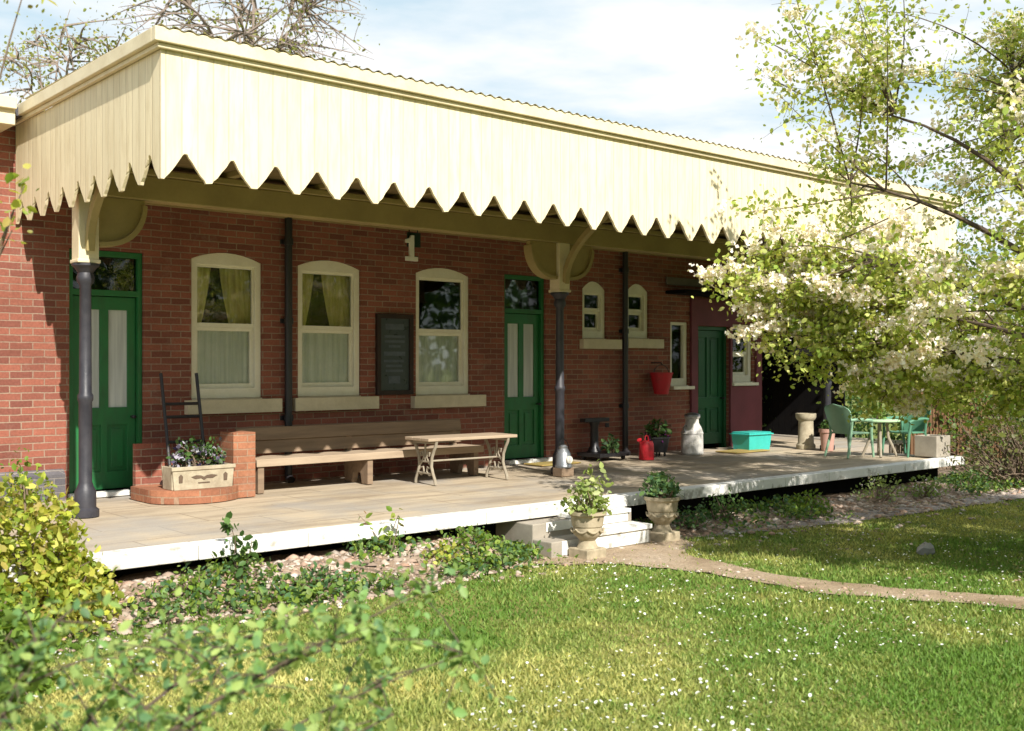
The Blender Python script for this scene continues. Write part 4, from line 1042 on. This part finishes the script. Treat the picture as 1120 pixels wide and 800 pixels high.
urn('stone urn with pale leafy plant standing on the steps nearer the bench', (6.92, 6.90, .0), .94)
urn('stone urn with dark leafy plant at the far side of the steps', (8.14, 7.08, .0), .98)
potted('urn_plant', 'pale green leafy plant spilling over the urn nearer the bench', 'plant', (6.92,6.90,.38), .24,.22,.34, 380,.055,[(.30,.38,.10),(.22,.31,.08),(.42,.46,.2)],[(.8,.8,.7)],16)
potted('urn_plant', 'dark green leafy plant in the urn on the far side of the steps', 'plant', (8.14,7.08,.41), .21,.20,.27, 360,.055,G_BLUE+[(.16,.24,.08)])

mb = MB(); mb.lathe([(.0,-.02),(.07,-.02),(.10,.03),(.095,.08),(.05,.115),(.0,.12)], n=9, sx=1.1, sy=.8)
mb.v = [(x*random.uniform(.75,1.15), y*random.uniform(.75,1.15), z*random.uniform(.65,.95)) for x, y, z in mb.v]
t = tag(obj('lawn_stone', mb, M['stonegrey'], bevel=.01), 'small grey stone lying alone on the shaded grass', 'stone'); t.location = (9.4, 5.0, 0)

# ------------------------------------------------------------------ garden planting
shrub('golden_shrub', 'golden yellow leaved shrub in front of the first canopy post', 'shrub', at(-3.15,6.95,0), .64,.54,.78, 6000,.056,G_YEL, stems=40)
shrub('golden_shrub', 'green lower shrub growing under the golden leaved shrub', 'shrub', at(-2.85,5.6,0), .50,.45,.50, 2400,.06,G_MID+[(.2,.3,.06)], stems=30)
potted('wall_plant', 'small pale leaved plant growing against the blue brick plinth', 'plant', (3.15,10.5,PZ+.0), .22,.15,.50, 130,.06,G_MID, stems=14)

def sprig(name, label, loc, h, lean, n, size, pal):
    t = thing(name, label, 'plant', loc); mb = MB()
    P = []
    for k in range(3):
        e_ = np.array((lean[0]+rng.normal()*.10, lean[1]+rng.normal()*.10, h*rng.uniform(.7,1))); pts = curve_pts((0,0,-.02), e_, .1, .08, 8)
        mb.tube(list(pts), [.008,.008,.007,.006,.005,.004,.003,.002], 5, False)
        m_ = n//3; tt_ = rng.uniform(.25,1,m_)*7; i0 = np.minimum(tt_.astype(int),6); fr_ = (tt_-i0)[:,None]
        P.append(pts[i0]*(1-fr_)+pts[i0+1]*fr_ + rng.normal(size=(m_,3))*.035)
    obj('stems', mb, M['twig'], t); leaves('foliage', np.concatenate(P), size, pal, t)
    return t
sprig('rose_bush', 'upright dark leaved rose against the white platform edge nearer the golden shrub', (3.72,7.36,.12), .50, (.05,.0), 84, .065, G_DRK)
sprig('rose_bush', 'single thin rose with a red brown shoot in front of the platform edge', (5.06,7.36,.12), .50, (.02,.0), 54, .06, G_MID+[(.2,.12,.06)])
random.seed(21)
BP = [(3.3,7.25,.24,.14,'low dark plant under the platform edge by the golden shrub',G_MID),
      (4.25,7.1,.26,.20,'grey green clump in the stony bed between the two roses',G_BLUE),
      (4.75,6.85,.24,.22,'bright green tuft at the lawn edge of the stony bed',G_MID),
      (5.5,7.15,.30,.22,'yellow green clump beside the single thin rose',G_YEL),
      (5.95,7.3,.28,.18,'dark green ground plant below the platform edge left of the steps',G_MID),
      (8.75,7.2,.30,.26,'blue green plant against the platform face beyond the far urn',G_BLUE),
      (9.4,7.3,.32,.28,'dark green clump under the platform edge past the far urn',G_DRK),
      (10.9,7.25,.36,.24,'bushy green clump halfway along the far platform edge',G_MID),
      (12.4,7.2,.45,.36,'pale green mound under the far platform edge before the green chairs',[(.26,.34,.10),(.18,.27,.08),(.34,.4,.16)]),
      (13.3,7.1,.36,.28,'pale green flowering mound below the green chairs',[(.26,.34,.10),(.18,.27,.08)]),
      (14.6,7.2,.40,.22,'dark low plant at the far corner of the platform',G_DRK)]
for x, y, rr, h, lab, pal in BP:
    potted('bedding_plant', lab, 'plant', (x,y,float(bedz(np.array([x]),np.array([y]))[0])-.02), rr, rr*.7, h*(.75 if x < 6.2 else 1), 140 if x < 6.2 else 280, .042, pal, [(.8,.78,.8),(.7,.6,.7)], 14 if 'flower' in lab or 'pale' in lab else 0, 'plants in the bed along the platform', .025, stems=12)

# wild branches arching up close to the viewpoint
t = thing('arching_briar', 'arching bramble sprays with dark branch close to the viewpoint', 'shrub', at(-1.55,2.75,0))
base = np.array(at(-1.55,2.75,0)); mb = MB(); P = []
BR = [((-1.05,2.85,.62),(-.42,3.2,.93),.011),((-1.25,3.2,.5),(-.75,3.6,.88),.010),((-1.4,2.9,.6),(-1.30,3.1,1.0),.010),((-1.1,2.7,.4),(-.35,3.2,.70),.008),((-1.0,2.8,.45),(-.15,3.5,.80),.008),((-1.3,2.7,.5),(-.8,2.8,.78),.008),((-.95,2.8,.6),(-.3,3.9,.92),.008),((-1.35,3.3,.55),(-1.1,3.9,.80),.008)]
for m_, e_, r_ in BR:
    a = base + np.array((rng.normal()*.08, rng.normal()*.08, 0)); mm = np.array(at(*m_)); ee = np.array(at(*e_))
    tq = np.linspace(0,1,14)[:,None]; pts = (1-tq)**2*a + 2*tq*(1-tq)*(mm+(0,0,.25)) + tq**2*ee
    mb.tube([p-base for p in pts], [r_*(1.1-.85*i/13) for i in range(14)], 6)
    for _ in range(26):
        i0 = int(rng.integers(3,14)); s_ = pts[i0]; d_ = rng.normal(size=3)*.16; d_[2] *= .5; e2 = s_+d_
        mb.tube([s_-base, (s_+e2)/2+np.array((0,0,.02))-base, e2-base], [r_*.4,r_*.3,.001], 4, False)
        k = 18; q_ = rng.random(k)[:,None]; P.append(s_+(e2-s_)*q_ + rng.normal(size=(k,3))*.02)
obj('stems', mb, M['bark'], t, smooth=True)
leaves('foliage', np.concatenate(P), .038, [(.17,.30,.09),(.25,.37,.10),(.35,.44,.13),(.11,.22,.09)], t, loc=base, up=.9)

# sprays of a tall plant at the building's near corner
t = thing('young_sapling', 'slim sapling whose yellow green leaves poke in beside the canopy corner', 'tree', at(-2.95,5.0,0))
base = np.array(at(-2.95,5.0,0)); mb = MB(); P = []
for e_ in (at(-2.30,5.0,2.44),at(-2.33,5.05,2.36),at(-2.25,5.0,2.56),at(-2.26,5.0,3.43),at(-2.6,5.2,2.9)):
    pts = curve_pts(base, e_, .22, .02, 12); mb.tube([p-base for p in pts], [.016-.0012*i for i in range(12)], 5)
    P.append(np.array(e_) + rng.normal(size=(12,3))*np.array((.05,.05,.04)))
obj('stems', mb, M['twig'], t); leaves('foliage', np.concatenate(P), .05, G_YEL, t, loc=base)

# ------------------------------------------------------------------ grass, daisies, pebbles, ground cover
def lawn_points(n, dmin=3.6, dmax=19):
    d = dmin*(dmax/dmin)**rng.random(n); r = (rng.random(n)*2-1)*(.72*d+2.2)
    X = r*.7536+d*.6574; Y = -r*.6574+d*.7536
    ok = ~(inside(BED_A,X,Y)|inside(BED_B,X,Y)|inside(PATH,X,Y)|inside(GRAVEL,X,Y)) & (Y < 7.4)
    jit = rng.random(n) < .02                               # a few tufts creep over the edges
    ok |= jit & (Y < 7.3)
    e1 = np.random.default_rng(5).normal(size=(2,n))*.07
    ok |= ~inside(PATH, X+e1[0], Y+e1[1]) & inside(PATH, X, Y)
    return X[ok], Y[ok], d[ok]
X, Y, D = lawn_points(520000)
n = len(X); a = rng.random(n)*2*math.pi
h = rng.uniform(.012,.038,n)*(.7+.7*vnoise(X,Y,1.1,1)); wd = rng.uniform(.003,.006,n)*(1+D*.10)
ln = rng.normal(size=(n,2))*.5*h[:,None]
V_ = np.zeros((n,3,3), np.float32)
V_[:,0] = np.stack([X+np.cos(a)*wd, Y+np.sin(a)*wd, np.zeros(n)],1); V_[:,1] = np.stack([X-np.cos(a)*wd, Y-np.sin(a)*wd, np.zeros(n)],1)
V_[:,2] = np.stack([X+ln[:,0], Y+ln[:,1], h],1)
yl = np.clip((vnoise(X,Y,.7,2)-.5)*1.0 + (vnoise(X,Y,2.1,3)-.5)*.55 + (vnoise(X,Y,6,4)-.5)*.35 + .42 + rng.normal(size=n)*.14, 0, 1)[:,None]
c = np.array((.12,.22,.035))*(1-yl) + np.array((.54,.49,.17))*yl
c *= rng.uniform(.75,1.3,(n,1))
o = raw_mesh('grass', V_.reshape(-1,3), np.arange(3*n), 3, np.repeat(c,3,axis=0), M['grass']); tag(o, 'short mown lawn grass with yellowed patches', 'grass', kind='stuff')

X, Y, D = lawn_points(20000, 4, 15)
keep = (vnoise(X,Y,.8,9) + rng.normal(size=len(X))*.18) > .55
X, Y = X[keep][:3200], Y[keep][:3200]; n = len(X)
k = 7; a = np.linspace(0,2*math.pi,k,endpoint=False); rad = rng.uniform(.005,.0105,n); zz_ = rng.uniform(.025,.045,n)
tilt = rng.normal(size=(n,2))*.35
px = np.cos(a)[None,:]*rad[:,None]; py = np.sin(a)[None,:]*rad[:,None]
V_ = np.stack([X[:,None]+px, Y[:,None]+py, zz_[:,None]+px*tilt[:,:1]+py*tilt[:,1:]], 2)
ctr = np.stack([X, Y, zz_-.003], 1)[:,None,:]
V_ = np.concatenate([V_, ctr], 1).reshape(-1,3)
tri = np.array([(i,(i+1)%k,k) for i in range(k)]); F_ = (tri[None]+(np.arange(n)*(k+1))[:,None,None]).reshape(-1)
tn = np.tile(np.array((.85,.85,.82)), (n*(k+1),1))
tag(raw_mesh('daisies', V_, F_, 3, tn, M['petal']), 'white daisies scattered through the lawn', 'daisies', kind='stuff')

# pebbles and rubble in the beds
def bed_points(poly, n):
    xs_ = [p[0] for p in poly]; ys_ = [p[1] for p in poly]
    X = rng.uniform(min(xs_),max(xs_),n); Y = rng.uniform(min(ys_)-.15,min(7.6,max(ys_)),n); k = inside(poly,X,Y) | (rng.random(n) < .08)
    k &= Y < 7.58
    return X[k], Y[k]
xa, ya = bed_points(BED_A, 7200); xb, yb = bed_points(BED_B, 6000); xc, yc = bed_points(GRAVEL, 2600); xd, yd = bed_points(PATH, 3800)
X = np.concatenate([xa,xb,xc,xd]); Y = np.concatenate([ya,yb,yc,yd]); n = len(X)
oct_v = np.array([(1,0,0),(0,1,0),(-1,0,0),(0,-1,0),(0,0,1),(.7,.7,.5),(-.7,.7,.5),(-.7,-.7,.5),(.7,-.7,.5)], float)
oct_t = np.array([(0,5,8),(0,1,5),(1,6,5),(1,2,6),(2,7,6),(2,3,7),(3,8,7),(3,0,8),(4,5,6),(4,6,7),(4,7,8),(4,8,5)])
sz = np.minimum(rng.gamma(2.0,.0062,n)+.005,.045)*np.where(np.arange(n) >= n-len(xd), .55, 1)
V_ = oct_v[None]*(sz[:,None,None]*np.stack([rng.uniform(.8,1.5,n),rng.uniform(.8,1.5,n),rng.uniform(.5,.9,n)],1)[:,None,:])*rng.uniform(.8,1.2,(n,9,1))
ca, sa = np.cos(a0 := rng.random(n)*6.28), np.sin(a0)
vx = V_[:,:,0]*ca[:,None]-V_[:,:,1]*sa[:,None]; vy = V_[:,:,0]*sa[:,None]+V_[:,:,1]*ca[:,None]
V_ = np.stack([vx+X[:,None], vy+Y[:,None], V_[:,:,2]+bedz(X,Y)[:,None]-.004],2).reshape(-1,3)
F_ = (oct_t[None]+(np.arange(n)*9)[:,None,None]).reshape(-1)
M['pebble'] = leaf_mat('pebble', 0, .9)
tag(raw_mesh('pebbles', V_, F_, 3, tints(n,9,[(.36,.28,.22),(.44,.35,.28),(.24,.18,.14),(.50,.44,.38),(.38,.24,.17)],.25), M['pebble']), 'pebbles and brick rubble strewn over the flower beds', 'pebbles', kind='stuff')

xa, ya = bed_points(BED_A, 5200); xb, yb = bed_points(BED_B, 5200)
X = np.concatenate([xa,xb]); Y = np.concatenate([ya,yb])
den = vnoise(X,Y,1.6,14) + rng.normal(size=len(X))*.1
# green weeds thicken towards the lawn
k = den > .60 - .25*(7.1-np.minimum(Y,7.1)); X, Y = X[k], Y[k]; n = len(X)
P = np.stack([X, Y, rng.uniform(.01,.10,n)],1); P = np.repeat(P,3,axis=0)+rng.normal(size=(n*3,3))*np.array((.035,.035,.02)); P[:,2] = np.maximum(P[:,2],.012)+bedz(P[:,0],P[:,1])
o = leaves('ground_cover', P, .05, G_MID+G_BLUE+[(.25,.33,.1)], None, up=1.0); tag(o, 'low green weeds spreading through the flower beds', 'ground cover', kind='stuff')

# unseen wood behind the viewpoint, added to darken the panes and cut sky fill
nW = 40000; u_ = rng.uniform(-45,60,nW); v_ = rng.random(nW)
P = np.stack([u_, -26+rng.normal(size=nW)*1.6, v_*(9.5+4*vnoise(u_+60,u_*0,.16,41))], 1)
tag(leaves('unseen_wood', P, .45, G_DRK, None, up=.2), 'dense dark unseen wood added on the far side of the garden', 'wood', kind='stuff')
